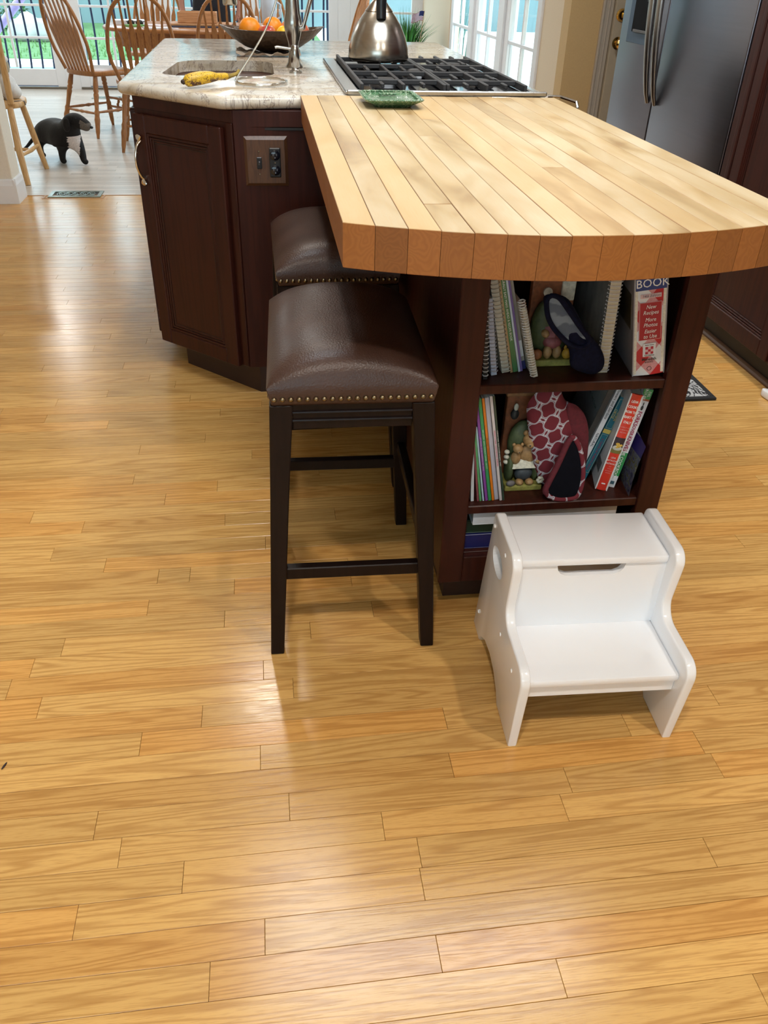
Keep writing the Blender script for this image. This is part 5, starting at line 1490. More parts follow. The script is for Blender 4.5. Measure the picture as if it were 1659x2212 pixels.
po = smooth_poly([(0.540, 0.545), (0.562, 0.545), (0.578, 0.506), (0.595, 0.5), (0.620, 0.476), (0.634, 0.443), (0.640, 0.389), (0.640, 0.340), (0.630, 0.318), (0.612, 0.302), (0.590, 0.2985), (0.565, 0.300), (0.548, 0.320), (0.533, 0.360), (0.515, 0.422), (0.503, 0.475), (0.500, 0.500), (0.517, 0.528)], 2)
bm = new(); pillow(bm, po, 0.016, 1.432, 0.020); obj('shell', bm, trellis(), t, 80)
po2 = smooth_poly([(0.578, 0.505), (0.600, 0.502), (0.625, 0.478), (0.640, 0.440), (0.647, 0.389), (0.648, 0.345), (0.63, 0.33), (0.61, 0.40), (0.59, 0.45)], 2)
bm = new(); pillow(bm, po2, 0.008, 1.424, 0.012); obj('side_gusset', bm, wine, t, 80)
# flap folded forward over the shelf edge, open side showing the black lining
li = [(0.594, 0.442), (0.610, 0.424), (0.621, 0.398), (0.629, 0.363), (0.629, 0.330), (0.622, 0.304), (0.606, 0.2995), (0.572, 0.3), (0.545, 0.318), (0.557, 0.346), (0.573, 0.383)]
li = smooth_poly(li, 2)
def slope(b): return 1.404 - 0.028 * max(0, min(1, (0.44 - b) / 0.14))
def tilt(bm):
    for v in bm.verts: v.co.y += slope(v.co.z) - 1.404
bm = new(); pillow(bm, li, 0.002, 1.404, 0.012); tilt(bm); obj('lining', bm, pm('black_lining', (0.004, 0.004, 0.007), 0.95, 0, 0.2, 80, 0, 0.1), t, 80)
bm = new(); tube(bm, [(a, slope(b) + 0.001, b) for a, b in li], 0.0055, 8, closed=True); obj('rim', bm, trellis(), t, 80)
bm = new(); tube(bm, [(a + .0005, slope(b) + 0.0, b) for a, b in li[-14:]] , 0.0068, 8); obj('binding', bm, wine, t, 80)
# ------------------------------------------------------------------ refrigerator and tall cabinet
FX = 1.70
fr = thing('refrigerator', 'stainless side-by-side refrigerator with curved handles and ice dispenser', 'refrigerator', (2.05, 3.67, 0))
part('case', fr, pm('fridge_case', (0.05, 0.05, 0.055), 0.4), box, FX + 0.062, 2.42, 3.075, 4.268, 0.02, 1.80, 0.004)
part('kick_plate', fr, pm('fridge_kick', (0.03, 0.03, 0.032), 0.5), box, FX + 0.05, FX + 0.07, 3.08, 4.26, 0.0, 0.085)
SPLIT = 3.776
d_l = None
for nm, ya, yb2 in (('freezer_door', SPLIT + 0.003, 4.270), ('fridge_door', 3.072, SPLIT - 0.003)):
    bm = new(); box(bm, FX, FX + 0.06, ya, yb2, 0.09, 1.80, 0.006, 3)
    d_ = obj(nm, bm, fridge_steel, fr, 40)
    if nm == 'freezer_door': d_l = d_
    hy = SPLIT + (0.040 if ya > SPLIT else -0.040)
    bm = new(); pts = []; rad = []
    for k in range(25):
        s = k / 24; z = 0.745 + 0.93 * s
        pts.append((FX - 0.004 - 0.060 * math.sin(PI * s) ** 0.75, hy, z)); rad.append(0.010 + 0.009 * math.sin(PI * min(1, s * 1.0)) ** 0.5)
    tube(bm, pts, rad, 12, flat=(1.1, 0.75))
    obj('handle', bm, pm('handle_steel', (0.36, 0.35, 0.34), 0.28, 1.0, 0.05), d_, 60)
dp = part('dispenser', d_l, pm('dispenser_blue_grey', (0.055, 0.085, 0.13), 0.45, 0, 0.05, 30, 0, 0.3), box, FX - 0.004, FX, 3.845, 4.178, 0.955, 1.42, 0.002)
bm = new()
for q in ((FX - 0.005, FX - 0.0041, 3.872, 4.13, 1.00, 1.26),): box(bm, *q)
obj('dispenser_recess', bm, pm('recess_black', (0.003, 0.003, 0.004), 0.7, 0, 0.1, 30, 0, 0.1), d_l)
part('drip_tray', d_l, pm('tray_grey', (0.12, 0.11, 0.11), 0.35, 0.5), box, FX - 0.012, FX - 0.005, 3.88, 4.10, 1.000, 1.010, 0.001)
part('paddle', d_l, pm('paddle_grey', (0.05, 0.05, 0.05), 0.4), box, FX - 0.010, FX - 0.005, 3.93, 3.99, 1.12, 1.17, 0.001)

tc = thing('tall_cabinet', 'tall dark cherry cabinet with panelled doors beside the refrigerator', 'cabinet', (2.05, 2.2, 0))
CXF = 1.715
part('carcass', tc, cherry, box, CXF, 2.42, 1.2, 3.055, 0.1, 2.3)
part('toe_kick', tc, pm('toe_kick_black', (0.006, 0.005, 0.005), 0.5), box, CXF + 0.05, 2.42, 1.2, 3.055, 0.0, 0.1)
part('end_moulding', tc, cherry, box, CXF - 0.016, CXF + 0.02, 3.015, 3.055, 0.1, 2.3, 0.004, 2)
part('end_bead', tc, cherry, box, CXF - 0.022, CXF, 2.985, 3.012, 0.1, 2.3, 0.004, 2)
FR = Matrix(((0, 0, -1, CXF), (-1, 0, 0, 0), (0, 1, 0, 0), (0, 0, 0, 1)))
panel_door(tc, FR, -2.975, -2.44, 0.11, 2.29, 0.022, 0.06); panel_door(tc, FR, -2.425, -1.90, 0.11, 2.29, 0.022, 0.06); panel_door(tc, FR, -1.885, -1.36, 0.11, 2.29, 0.022, 0.06)
bm = new(); prism(bm, [(0, 0), (0.018, 0), (0.017, 0.006), (0.012, 0.013), (0.006, 0.017), (0, 0.018)], -3.055, -1.2, M=Matrix(((-1, 0, 0, 1.764), (0, 0, -1, 0), (0, 1, 0, 0), (0, 0, 0, 1))))
struct('trim_5', bm, pm('shoe_mould', (0.10, 0.045, 0.018), 0.4))

# ------------------------------------------------------------------ rug, vents, small floor things
def rug_mat():
    t = NT('black_white_floral'); p = t.objco(); n = t.noise(p, 17, 2.0, 0.5, 2.2)
    e = t.math('ABSOLUTE', t.math('SUBTRACT', n, 0.5)); f = t.noise(p, 400, 2.0)
    col = t.mix(t.maprange(e, 0.045, 0.055, 1, 0), t.mix(f, (0.36, 0.36, 0.36), (0.60, 0.60, 0.60)), (0.018, 0.018, 0.02))
    t.set(col, 0.95); t.bump(f, 0.5, 0.003); return t.m
rg = thing('rug', 'black and white floral kitchen mat beside the bookcase', 'rug', (1.2, 2.85, 0))
part('pile', rg, rug_mat(), box, 0.935, 1.497, 2.396, 3.28, 0.001, 0.009, 0.002)
bm = new()
for q in ((0.92, 1.514, 2.378, 2.397), (0.92, 1.514, 3.279, 3.298), (0.92, 0.936, 2.397, 3.279), (1.496, 1.514, 2.397, 3.279)): box(bm, q[0], q[1], q[2], q[3], 0.0005, 0.0105, 0.002)
obj('binding', bm, pm('black_binding', (0.012, 0.012, 0.013), 0.8), rg)
bm = new(); prism(bm, smooth_poly([(1.685, 2.40), (1.70, 2.408), (1.76, 2.36), (1.80, 2.30), (1.77, 2.27), (1.70, 2.33)], 2), 0.001, 0.03, bev=0.006, seg=2)
tag(obj('pet_dish', bm, pm('white_enamel', (0.72, 0.72, 0.74), 0.25), smooth=50), 'white rounded dish on the floor against the tall dark cabinet', 'dish')

def vent(label, x0, x1, y0, y1, lightcol):
    t = thing('floor_vent', label, 'vent', ((x0 + x1) / 2, (y0 + y1) / 2, 0))
    m = pm('verdigris_metal', (0.30, 0.36, 0.33), 0.3, 0.7, 0.15, 20)
    fl = 0.024
    bm = new()
    for q in ((x0, x1, y0, y0 + fl), (x0, x1, y1 - fl, y1), (x0, x0 + fl, y0 + fl, y1 - fl), (x1 - fl, x1, y0 + fl, y1 - fl)): box(bm, *q, 0.0002, 0.006, 0.0015)
    obj('frame', bm, m, t)
    part('duct', t, pm('duct_black', (0.006, 0.008, 0.008), 0.7), box, x0 + fl, x1 - fl, y0 + fl, y1 - fl, 0.0002, 0.0012)
    n = 5; w_ = (x1 - x0 - 2 * fl - 0.04) / n; cy_ = (y0 + y1) / 2; h = (y1 - y0) / 2 - fl
    for k in range(n):
        cx_ = x0 + fl + 0.02 + w_ * (k + 0.5)
        bm = new()
        tube(bm, [(cx_ + w_ * .5 * math.cos(a * PI / 12), cy_ + h * .8 * math.sin(a * PI / 12), 0.0035) for a in range(24)], 0.0032, 6, closed=True)
        sp = [(cx_ + w_ * .36 * (1 - a / 26) * math.cos(a * PI / 8 + k), cy_ + h * .62 * (1 - a / 26) * math.sin(a * PI / 8 + k), 0.0035) for a in range(22)]
        tube(bm, sp, 0.0028, 6)
        obj('scroll', bm, m, t, 60)
    return t
vent('green-grey scrolled metal floor vent at the kitchen threshold', -1.318, -1.008, 5.345, 5.500, 0)
bm = new()
for q in ((-1.345, -0.985, 5.318, 5.330), (-1.345, -1.333, 5.33, KY1), (-0.997, -0.985, 5.33, KY1)): box(bm, *q, 0.0, 0.0016)
struct('trim_6', bm, pm('threshold_oak', (0.42, 0.20, 0.06), 0.35))
vent('pale floor vent by the glazed doors under the dining chair', -1.72, -1.42, 9.50, 9.65, 1)
bm = new(); ball(bm, (-0.532, 1.045, 0.0018), (0.002, 0.009, 0.0016), 8, 6, Matrix.Rotation(-0.35, 4, 'Z'))
tag(obj('debris_speck', bm, pm('dark_speck', (0.02, 0.006, 0.006), 0.6)), 'tiny dark sliver lying alone on the oak floor', 'debris')

# ------------------------------------------------------------------ dining chairs, table
def make_chair(label):
    """arrow-back chair facing +y, back at -y"""
    t = thing('dining_chair', label, 'chair', (0, 0, 0), 0, 'oak arrow-back dining chairs')
    outline = smooth_poly([(-0.17, -0.20), (0.17, -0.20), (0.225, -0.05), (0.23, 0.14), (0.14, 0.225), (-0.14, 0.225), (-0.23, 0.14), (-0.225, -0.05)], 2)
    bm = new(); prism(bm, outline, 0.43, 0.465, bev=0.010, seg=2); obj('seat', bm, chair_oak, t, 50, local=True)
    # hoop
    pts = []
    for k in range(31):
        a = PI * k / 30
        s = math.sin(a) ** 0.62 if 0 < k < 30 else 0
        x = 0.235 * math.cos(a) if k not in (0, 30) else math.copysign(0.19, math.cos(a))
        z = 0.46 + 0.545 * s
        if 0 < k < 30: x = math.copysign(min(abs(x) ** 0.8 * 0.235 ** 0.2, 0.235), x)
        frac = (z - 0.46) / 0.545
        if frac < 0.35: x = math.copysign(0.165 + (abs(x) - 0.165) * (0.4 + 0.6 * frac / 0.35), x)
        pts.append((x, -0.165 - 0.15 * frac, z))
    bm = new(); tube(bm, pts, 0.0135, 8); obj('hoop', bm, chair_oak, t, 60, local=True)
    hoop = pts
    for k in range(7):
        xb = -0.126 + 0.042 * k; xt = -0.168 + 0.056 * k
        zt = max((p[2] for p in hoop if abs(p[0] - xt) < 0.028), default=0.95)
        fr_ = (zt - 0.46) / 0.545
        A = Vector((xb, -0.165, 0.46)); Bq = Vector((xt, -0.165 - 0.15 * fr_, zt))
        bm = new(); prev = None
        for s, wd in ((0, 0.010), (0.10, 0.011), (0.30, 0.015), (0.56, 0.0205), (0.60, 0.020), (0.70, 0.0085), (0.85, 0.0072), (1.0, 0.0062)):
            c = A.lerp(Bq, s); th = 0.006
            ring = [bm.verts.new((c.x + dx * wd, c.y + dy * th, c.z)) for dx, dy in ((-1, -1), (1, -1), (1, 1), (-1, 1))]
            if prev:
                for i in range(4): bm.faces.new((prev[i], prev[(i + 1) % 4], ring[(i + 1) % 4], ring[i]))
            else: bm.faces.new(ring[::-1])
            prev = ring
        bm.faces.new(prev)
        bmesh.ops.bevel(bm, geom=[e for e in bm.edges], offset=0.0015, segments=1, affect='EDGES')
        obj('spindle', bm, chair_oak, t, local=True)
    turn = [(0, .011), (.06, .013), (.10, .0165), (.22, .0185), (.30, .0225), (.36, .018), (.42, .021), (.46, .015), (.62, .0175), (.70, .021), (.73, .016), (.76, .0215), (.79, .016), (.82, .021), (.90, .0185), (1, .016)]
    ends = {}
    for sx in (-1, 1):
        for sy in (-1, 1):
            lo = Vector((sx * 0.225, 0.235 if sy > 0 else -0.245, 0)); hi = Vector((sx * 0.155, 0.155 if sy > 0 else -0.135, 0.435))
            bm = new(); tube(bm, [lo.lerp(hi, s) for s, r in turn], [r for s, r in turn], 10); obj('leg', bm, chair_oak, t, 50, local=True)
            ends[sx, sy] = (lo, hi)
    def rung(a, b, r=0.0095):
        bm = new(); P = [a.lerp(b, s) for s in (0, .2, .35, .42, .5, .58, .65, .8, 1)]
        tube(bm, P, [r * .8, r, r * 1.25, r * .9, r * 1.5, r * .9, r * 1.25, r, r * .8], 8); obj('stretcher', bm, chair_oak, t, 50, local=True)
    at = lambda k, s: ends[k][0].lerp(ends[k][1], s)
    for sx in (-1, 1): rung(at((sx, -1), .42), at((sx, 1), .42))
    rung(at((-1, -1), .40), at((1, -1), .40)); rung(at((-1, 1), .36), at((1, 1), .36)); rung(at((-1, 1), .52), at((1, 1), .52))
    for x in (-0.06, 0.06):
        bm = new(); a = at((-1, 1), .36); b = at((-1, 1), .52); tube(bm, [(x - 0.02, a.y, a.z), (x - 0.008, (a.y + b.y) / 2, a.z * .65 + b.z * .35), (x + 0.0, (a.y + b.y) / 2, (a.z + b.z) / 2), (x + 0.008, (a.y + b.y) / 2, a.z * .35 + b.z * .65), (x + 0.02, b.y, b.z)], [.006, .012, .008, .012, .006], 8); obj('spool', bm, chair_oak, t, 50, local=True)
    return t
ch = make_chair('oak arrow-back chair with its back to the granite corner')
place(ch, (-0.84, 6.985, 0), math.radians(4))
for loc, rz, lb in (((-1.30, 7.62, 0), -PI / 2 + 0.78, 'oak arrow-back chair at the table end by the glazed doors'),
                    ((-0.235, 7.36, 0), 0.04, 'oak arrow-back chair whose hoop stands behind the fruit bowl'),
                    ((0.62, 8.15, 0), PI / 2 + 0.1, 'oak arrow-back chair at the table end near the kettle'),
                    ((-0.98, 9.15, 0), PI - 0.1, 'oak arrow-back chair across the table, next to the person'),
                    ((0.06, 9.12, 0), PI + 0.06, 'oak arrow-back chair across the table, behind the white jug')):
    c = copy_tree(ch, None, lb); place(c, loc, rz)

tb = thing('dining_table', 'oval oak dining table beyond the island', 'table', (-0.42, 8.15, 0))
ov = [(-0.42 + 0.86 * math.copysign(abs(math.cos(a)) ** 0.75, math.cos(a)), 8.15 + 0.56 * math.copysign(abs(math.sin(a)) ** 0.75, math.sin(a))) for a in [2 * PI * k / 48 for k in range(48)]]
part('table_top', tb, table_oak, prism, ov, 0.712, 0.74, None, 0.008, 2, smooth=50)
part('apron', tb, table_oak, prism, [(-0.42 + (x + 0.42) * .88, 8.15 + (y - 8.15) * .84) for x, y in ov], 0.60, 0.712, smooth=30)
part('pedestal', tb, table_oak, lathe, [(0.0, 0.10), (0.09, 0.10), (0.13, 0.16), (0.10, 0.24), (0.065, 0.32), (0.085, 0.42), (0.10, 0.52), (0.16, 0.60), (0, 0.60)], (-0.42, 8.15, 0), 24, smooth=50)
for a in (0.6, PI - 0.6, PI + 0.6, -0.6):
    dx, dy = math.cos(a), math.sin(a)
    part('foot', tb, table_oak, tube, [(-0.42 + dx * .05, 8.15 + dy * .05, 0.17), (-0.42 + dx * .25, 8.15 + dy * .25, 0.13), (-0.42 + dx * .48, 8.15 + dy * .48, 0.035)], [0.055, 0.045, 0.033], 8, smooth=60)
TT = 0.7403
bx_ = thing('wooden_box', 'open reddish wooden tray box on the dining table', 'box', (-0.50, 8.12, TT))
for q in ((-0.66, -0.34, 8.02, 8.035), (-0.66, -0.34, 8.215, 8.23), (-0.66, -0.645, 8.035, 8.215), (-0.355, -0.34, 8.035, 8.215)): part('side', bx_, box_wood, box, *q, TT + 0.026, TT + 0.105, 0.003)
part('bottom', bx_, box_wood, box, -0.645, -0.355, 8.035, 8.215, TT + 0.026, TT + 0.036)
bm = new(); box(bm, -0.72, -0.22, 7.96, 8.27, TT + 0.009, TT + 0.025, 0.003)
tag(obj('tray', bm, box_wood), 'flat wooden tray under the reddish box on the table', 'tray')
def sheet(name, label, x, y, w_, d, rz, z, col, h=0.0025, cat='papers'):
    bm = new(); box(bm, -w_ / 2, w_ / 2, -d / 2, d / 2, 0, h, M=Matrix.Translation((x, y, z)) @ Matrix.Rotation(rz, 4, 'Z'))
    tag(obj(name, bm, pm('paper_%d' % len(MATS), col, 0.7, 0, 0.12, 25)), label, cat)
sheet('newspaper', 'white folded newspaper beside the wooden tray', -0.80, 7.76, 0.22, 0.16, 0.3, TT, (0.62, 0.62, 0.66), 0.008, 'newspaper')
sheet('magazine', 'grey magazine lying behind the chair hoop on the table', -0.16, 7.86, 0.24, 0.18, -0.2, TT, (0.30, 0.32, 0.42), 0.007, 'magazine')
sheet('notepad', 'green covered notepad on the dining table', -1.0, 7.92, 0.15, 0.12, 0.5, TT, (0.13, 0.33, 0.10), 0.014, 'notepad')
sheet('paper_stack', 'stack of white papers at the table end by the glazed doors', -1.08, 8.22, 0.26, 0.2, 0.2, TT, (0.66, 0.68, 0.72), 0.03, 'papers')
sheet('paper_sheet', 'loose white sheet in front of the paper stack', -0.86, 8.12, 0.2, 0.16, -0.4, TT, (0.62, 0.56, 0.60), 0.003, 'papers')
sheet('placemat', 'dark blue placemat under the wooden tray', -0.46, 8.1, 0.54, 0.36, 0.05, TT, (0.03, 0.035, 0.07), 0.0085, 'placemat')
sheet('envelope', 'white envelope leaning flat near the wooden tray', -0.14, 8.08, 0.16, 0.1, 0.5, TT, (0.70, 0.70, 0.74), 0.004, 'envelope')
hp = thing('sunglasses', 'black sunglasses lying on papers on the dining table', 'sunglasses', (-1.0, 8.02, TT))
for x in (-1.035, -0.965): part('lens', hp, black_plastic, ball, (x, 7.97, TT + 0.024), (0.03, 0.010, 0.022), smooth=80)
for x in (-1.068, -0.932): part('temple', hp, black_plastic, tube, [(x, 7.975, TT + 0.032), (x, 8.08, TT + 0.030), (x, 8.11, TT + 0.018)], 0.004, 6)
part('bridge', hp, black_plastic, tube, [(-1.012, 7.97, TT + 0.028), (-1.0, 7.968, TT + 0.032), (-0.988, 7.97, TT + 0.028)], 0.004, 6)
jg = thing('jug', 'tall frosted plastic jug on the table behind the fruit bowl', 'jug', (0.10, 8.3, TT))
frost = pm('frosted_plastic', (0.48, 0.54, 0.62), 0.3, 0, 0.06, 10)
part('body', jg, frost, lathe, [(0, 0), (0.055, 0), (0.06, 0.01), (0.068, 0.20), (0.066, 0.21), (0.060, 0.20), (0.053, 0.015), (0, 0.012)], (0.10, 8.3, TT), 28, smooth=50)
part('handle', jg, frost, tube, [(0.162, 8.3, TT + 0.18), (0.20, 8.3, TT + 0.16), (0.20, 8.3, TT + 0.07), (0.158, 8.3, TT + 0.045)], 0.009, 8, smooth=60)
bm = new(); box(bm, -0.055, 0.055, -0.03, 0.03, 0, 0.07, 0.012, 2, M=Matrix.Translation((-0.05, 8.32, TT)))
tag(obj('tissue_pack', bm, pm('white_tissue', (0.72, 0.72, 0.75), 0.7, 0, 0.05, 40, 0.3), smooth=60), 'small white tissue pack standing by the frosted jug', 'tissues')

# ------------------------------------------------------------------ pale chair with white bundle behind the partition
pc = thing('wooden_chair', 'pale maple chair half hidden behind the wall end', 'chair', (-1.69, 5.92, 0), 0)
so = smooth_poly([(-1.90, 5.74), (-1.49, 5.74), (-1.475, 5.95), (-1.52, 6.12), (-1.69, 6.17), (-1.86, 6.12), (-1.905, 5.95)], 2)
part('seat', pc, maple, prism, so, 0.425, 0.458, None, 0.008, 2, smooth=50)
for sx in (-1, 1):
    part('leg', pc, maple, tube, [(-1.69 + sx * .19, 5.675, 0), (-1.69 + sx * .165, 5.72, 0.22), (-1.69 + sx * .15, 5.78, 0.43)], [0.017, 0.021, 0.018], 10, smooth=60)
    part('leg', pc, maple, tube, [(-1.69 + sx * .205, 6.165, 0), (-1.69 + sx * .175, 6.11, 0.22), (-1.69 + sx * .15, 6.06, 0.43)], [0.016, 0.020, 0.018], 10, smooth=60)
    part('back_post', pc, maple, tube, [(-1.69 + sx * .165, 5.765, 0.455), (-1.69 + sx * .175, 5.73, 0.66), (-1.69 + sx * .19, 5.68, 0.95)], [0.019, 0.019, 0.015], 10, smooth=60)
    part('stretcher', pc, maple, tube, [(-1.69 + sx * .174, 5.70, 0.17), (-1.69 + sx * .19, 5.90, 0.165), (-1.69 + sx * .188, 6.125, 0.16)], [0.010, 0.014, 0.010], 8, smooth=60)
part('stretcher', pc, maple, tube, [(-1.865, 5.91, 0.168), (-1.69, 5.91, 0.172), (-1.515, 5.91, 0.168)], [0.010, 0.013, 0.010], 8, smooth=60)
for k in range(5): part('spindle', pc, maple, tube, [(-1.79 + .05 * k, 5.765, 0.455), (-1.80 + .055 * k, 5.68, 0.93)], [0.009, 0.008], 8)
part('crest_rail', pc, maple, tube, [(-1.90, 5.685, 0.955), (-1.69, 5.665, 0.97), (-1.48, 5.685, 0.955)], [0.022, 0.026, 0.022], 8, flat=(.6, 1.2), smooth=60)
cb = thing('cloth_bundle', 'white cloth bundle with a beige band sitting on the pale chair', 'bundle', (-1.62, 5.95, 0.458))
cloth_w = pm('white_cotton', (0.66, 0.66, 0.66), 0.85, 0, 0.1, 40, 0.3); cloth_b = pm('khaki_band', (0.36, 0.31, 0.22), 0.8, 0, 0.1, 40)
def lump(bm, c, r, sd):
    vs = ball(bm, c, r, 20, 14)
    for v in vs:
        d = v.co - Vector(c); v.co = Vector(c) + d * (1 + 0.07 * math.sin(d.x * 60 + sd) * math.cos(d.z * 50 + sd * 2))
        v.co.z = max(v.co.z, 0.4585)
part('sack', cb, cloth_w, lump, (-1.60, 5.95, 0.53), (0.075, 0.09, 0.085), 1, smooth=80)
part('sleeve', cb, cloth_w, lump, (-1.55, 5.97, 0.50), (0.045, 0.06, 0.05), 2, smooth=80)
part('band', cb, cloth_b, lathe, [(0.03, 0.0), (0.058, 0.005), (0.066, 0.03), (0.062, 0.06), (0.03, 0.062)], (-1.605, 5.95, 0.60), 24, smooth=50)
part('hood', cb, cloth_w, lump, (-1.605, 5.95, 0.675), (0.064, 0.068, 0.035), 3, smooth=80)
part('tag', cb, pm('wine_tag', (0.18, 0.02, 0.06), 0.6), box, -1.552, -1.542, 5.90, 5.915, 0.585, 0.605, 0.001)
part('cord', cb, pm('grey_cord', (0.20, 0.18, 0.16), 0.7), tube, [(-1.60, 5.86, 0.505), (-1.55, 5.80, 0.462), (-1.50, 5.84, 0.4605), (-1.478, 5.90, 0.452), (-1.476, 5.905, 0.43)], 0.004, 6, smooth=60)

# ------------------------------------------------------------------ potted plant with flag
pt = thing('potted_plant', 'bushy green grass-leaved plant in a tall planter by the back corner', 'plant', (1.43, 9.0, 0))
part('planter', pt, pm('grey_planter', (0.30, 0.30, 0.30), 0.5), lathe, [(0, 0), (0.12, 0), (0.125, 0.02), (0.165, 0.53), (0.175, 0.54), (0.175, 0.56), (0.16, 0.56), (0.15, 0.52), (0, 0.52)], (1.43, 9.0, 0), 28, smooth=45)
part('soil', pt, pm('soil', (0.03, 0.02, 0.012), 0.95, 0, 0.4, 80, 0.6), lathe, [(0, 0.535), (0.145, 0.53), (0.145, 0.522), (0, 0.522)], (1.43, 9.0, 0), 24)
lg = [pm('leaf_green_%d' % i, c, 0.45, 0, 0.25, 6) for i, c in enumerate(((0.055, 0.22, 0.035), (0.09, 0.30, 0.055), (0.035, 0.15, 0.03)))]
rgp = random.Random(3)
for i in range(220):
    a = rgp.uniform(0, 2 * PI); r = rgp.uniform(0, 0.12); L = rgp.uniform(0.22, 0.40); out = rgp.uniform(0.02, 0.22)
    bx, by = 1.43 + r * math.cos(a), 9.0 + r * math.sin(a)
    tip = 0.53 + L * (1 - 0.5 * out / 0.25)
    pts = [(bx, by, 0.528), (bx + out * .45 * math.cos(a), by + out * .45 * math.sin(a), 0.53 + (tip - .53) * .62), (bx + out * math.cos(a), by + out * math.sin(a), tip)]
    bm = new(); tube(bm, pts, [0.008, 0.007, 0.001], 4, flat=(1, .25)); obj('leaf', bm, lg[i % 3], pt)
fg = thing('flag', 'small striped flag with a blue canton stuck in the potted plant', 'flag', (1.52, 8.86, 0.53))
part('stick', fg, pm('flag_stick', (0.35, 0.24, 0.12), 0.6), tube, [(1.52, 8.86, 0.53), (1.555, 8.80, 0.86)], 0.003, 6)
def cloth_strip(bm, s0, s1, t0, t1):
    N_ = 6; rows = []
    for i in range(N_ + 1):
        s = s0 + (s1 - s0) * i / N_
        for_ = []
        for tt in (t0, t1):
            x = 1.553 - 0.11 * s - 0.012 * tt; z = 0.855 - 0.075 * tt - 0.018 * s + 0.008 * math.sin(6 * s)
            for_.append(bm.verts.new((x, 8.80 + 0.012 * math.sin(7 * s + tt), z)))
        rows.append(for_)
    for p, q in zip(rows, rows[1:]): bm.faces.new((p[0], q[0], q[1], p[1]))
    bmesh.ops.solidify(bm, geom=bm.faces[:], thickness=0.0008)
fr_m, fw_m, fb_m = pm('flag_red', (0.30, 0.03, 0.05), 0.7), pm('flag_white', (0.66, 0.66, 0.72), 0.7), pm('flag_blue', (0.02, 0.03, 0.13), 0.7)
for k in range(13):
    part('stripe', fg, fr_m if k % 2 == 0 else fw_m, cloth_strip, 0.4 if k < 7 else 0.0, 1.0, k / 13, (k + 1) / 13, smooth=60)
can_ = part('canton', fg, fb_m, cloth_strip, 0.0, 0.4, 0.0, 7 / 13, smooth=60)

# ------------------------------------------------------------------ dog
V = [(-1.505, 6.535, 0.170), (-1.450, 6.465, 0.172), (-1.395, 6.395, 0.160), (-1.345, 6.335, 0.150), (-1.320, 6.305, 0.200), (-1.300, 6.290, 0.250),
     (-1.262, 6.272, 0.258), (-1.215, 6.250, 0.232), (-1.190, 6.238, 0.222)]
E_ = [(0, 1), (1, 2), (2, 3), (3, 4), (4, 5), (5, 6), (6, 7), (7, 8)]
R = [0.074, 0.076, 0.074, 0.072, 0.052, 0.048, 0.041, 0.031, 0.025]
def limb(root, pts, rad):
    last = root
    for p, r in zip(pts, rad):
        V.append(p); R.append(r); E_.append((last, len(V) - 1)); last = len(V) - 1
limb(3, [(-1.392, 6.335, 0.115), (-1.400, 6.335, 0.065), (-1.402, 6.328, 0.022), (-1.385, 6.308, 0.014)], [0.034, 0.021, 0.017, 0.017])
limb(3, [(-1.288, 6.312, 0.115), (-1.275, 6.310, 0.065), (-1.270, 6.302, 0.022), (-1.248, 6.286, 0.014)], [0.034, 0.021, 0.017, 0.017])
limb(0, [(-1.560, 6.510, 0.120), (-1.575, 6.525, 0.070), (-1.565, 6.515, 0.022), (-1.543, 6.495, 0.014)], [0.042, 0.023, 0.016, 0.017])
limb(0, [(-1.470, 6.560, 0.120), (-1.462, 6.580, 0.070), (-1.455, 6.565, 0.022), (-1.433, 6.545, 0.014)], [0.042, 0.023, 0.016, 0.017])
limb(0, [(-1.560, 6.585, 0.165), (-1.605, 6.58, 0.110), (-1.655, 6.54, 0.060), (-1.690, 6.52, 0.040)], [0.020, 0.012, 0.008, 0.004])
DS = 1.13
DC = Vector((-1.38, 6.40, 0))
V = [tuple(DC + (Vector(p) - DC) * DS) for p in V]; R = [r * DS * (1.2 if i < 7 else 1.12) for i, r in enumerate(R)]
me = skin_mesh('dog', V, E_, R, 0, 3)
blackfur = pm('black_fur', (0.007, 0.006, 0.006), 0.6, 0, 0.4, 90, 0.4, 0.25); whitefur = pm('white_fur', (0.62, 0.55, 0.52), 0.8, 0, 0.2, 150, 0.5); greyfur = pm('grey_muzzle_fur', (0.10, 0.080, 0.065), 0.7, 0, 0.3, 120, 0.4)
for m in (blackfur, whitefur, greyfur): me.materials.append(m)
for p in me.polygons:
    c = DC + (p.center - DC) / DS; nrm = p.normal
    fwd = nrm.dot(Vector((0.55, -0.80, -0.05)))
    chest = (c - Vector((-1.318, 6.285, 0.125)))
    if fwd > 0.2 and abs(chest.x - 0.010 - 0.2 * chest.z) < 0.034 and -0.075 < chest.z < 0.045 and c.y < 6.345: p.material_index = 1
    elif c.x > -1.245 and c.z > 0.17 and (nrm.z < 0.45): p.material_index = 2
dog = thing('dog', 'small black dachshund with a white chest standing on the dining floor', 'dog', (-1.40, 6.42, 0))
me.transform(Matrix.Translation((1.40, -6.42, 0)))
bo_ = bpy.data.objects.new('body', me); C.objects.link(bo_); bo_.parent = dog
def dc(c): return tuple(DC + (Vector(c) - DC) * DS)
def ear(bm, c, tilt):
    vs = ball(bm, (0, 0, 0), (0.030, 0.009, 0.044), 12, 8)
    bmesh.ops.transform(bm, matrix=Matrix.Translation(c) @ Matrix.Rotation(tilt, 4, 'Z') @ Matrix.Rotation(0.15, 4, 'Y'), verts=vs)
part('ear', dog, blackfur, ear, dc((-1.322, 6.226, 0.238)), -0.44, smooth=80)
part('ear', dog, blackfur, ear, dc((-1.262, 6.335, 0.240)), -0.44, smooth=80)
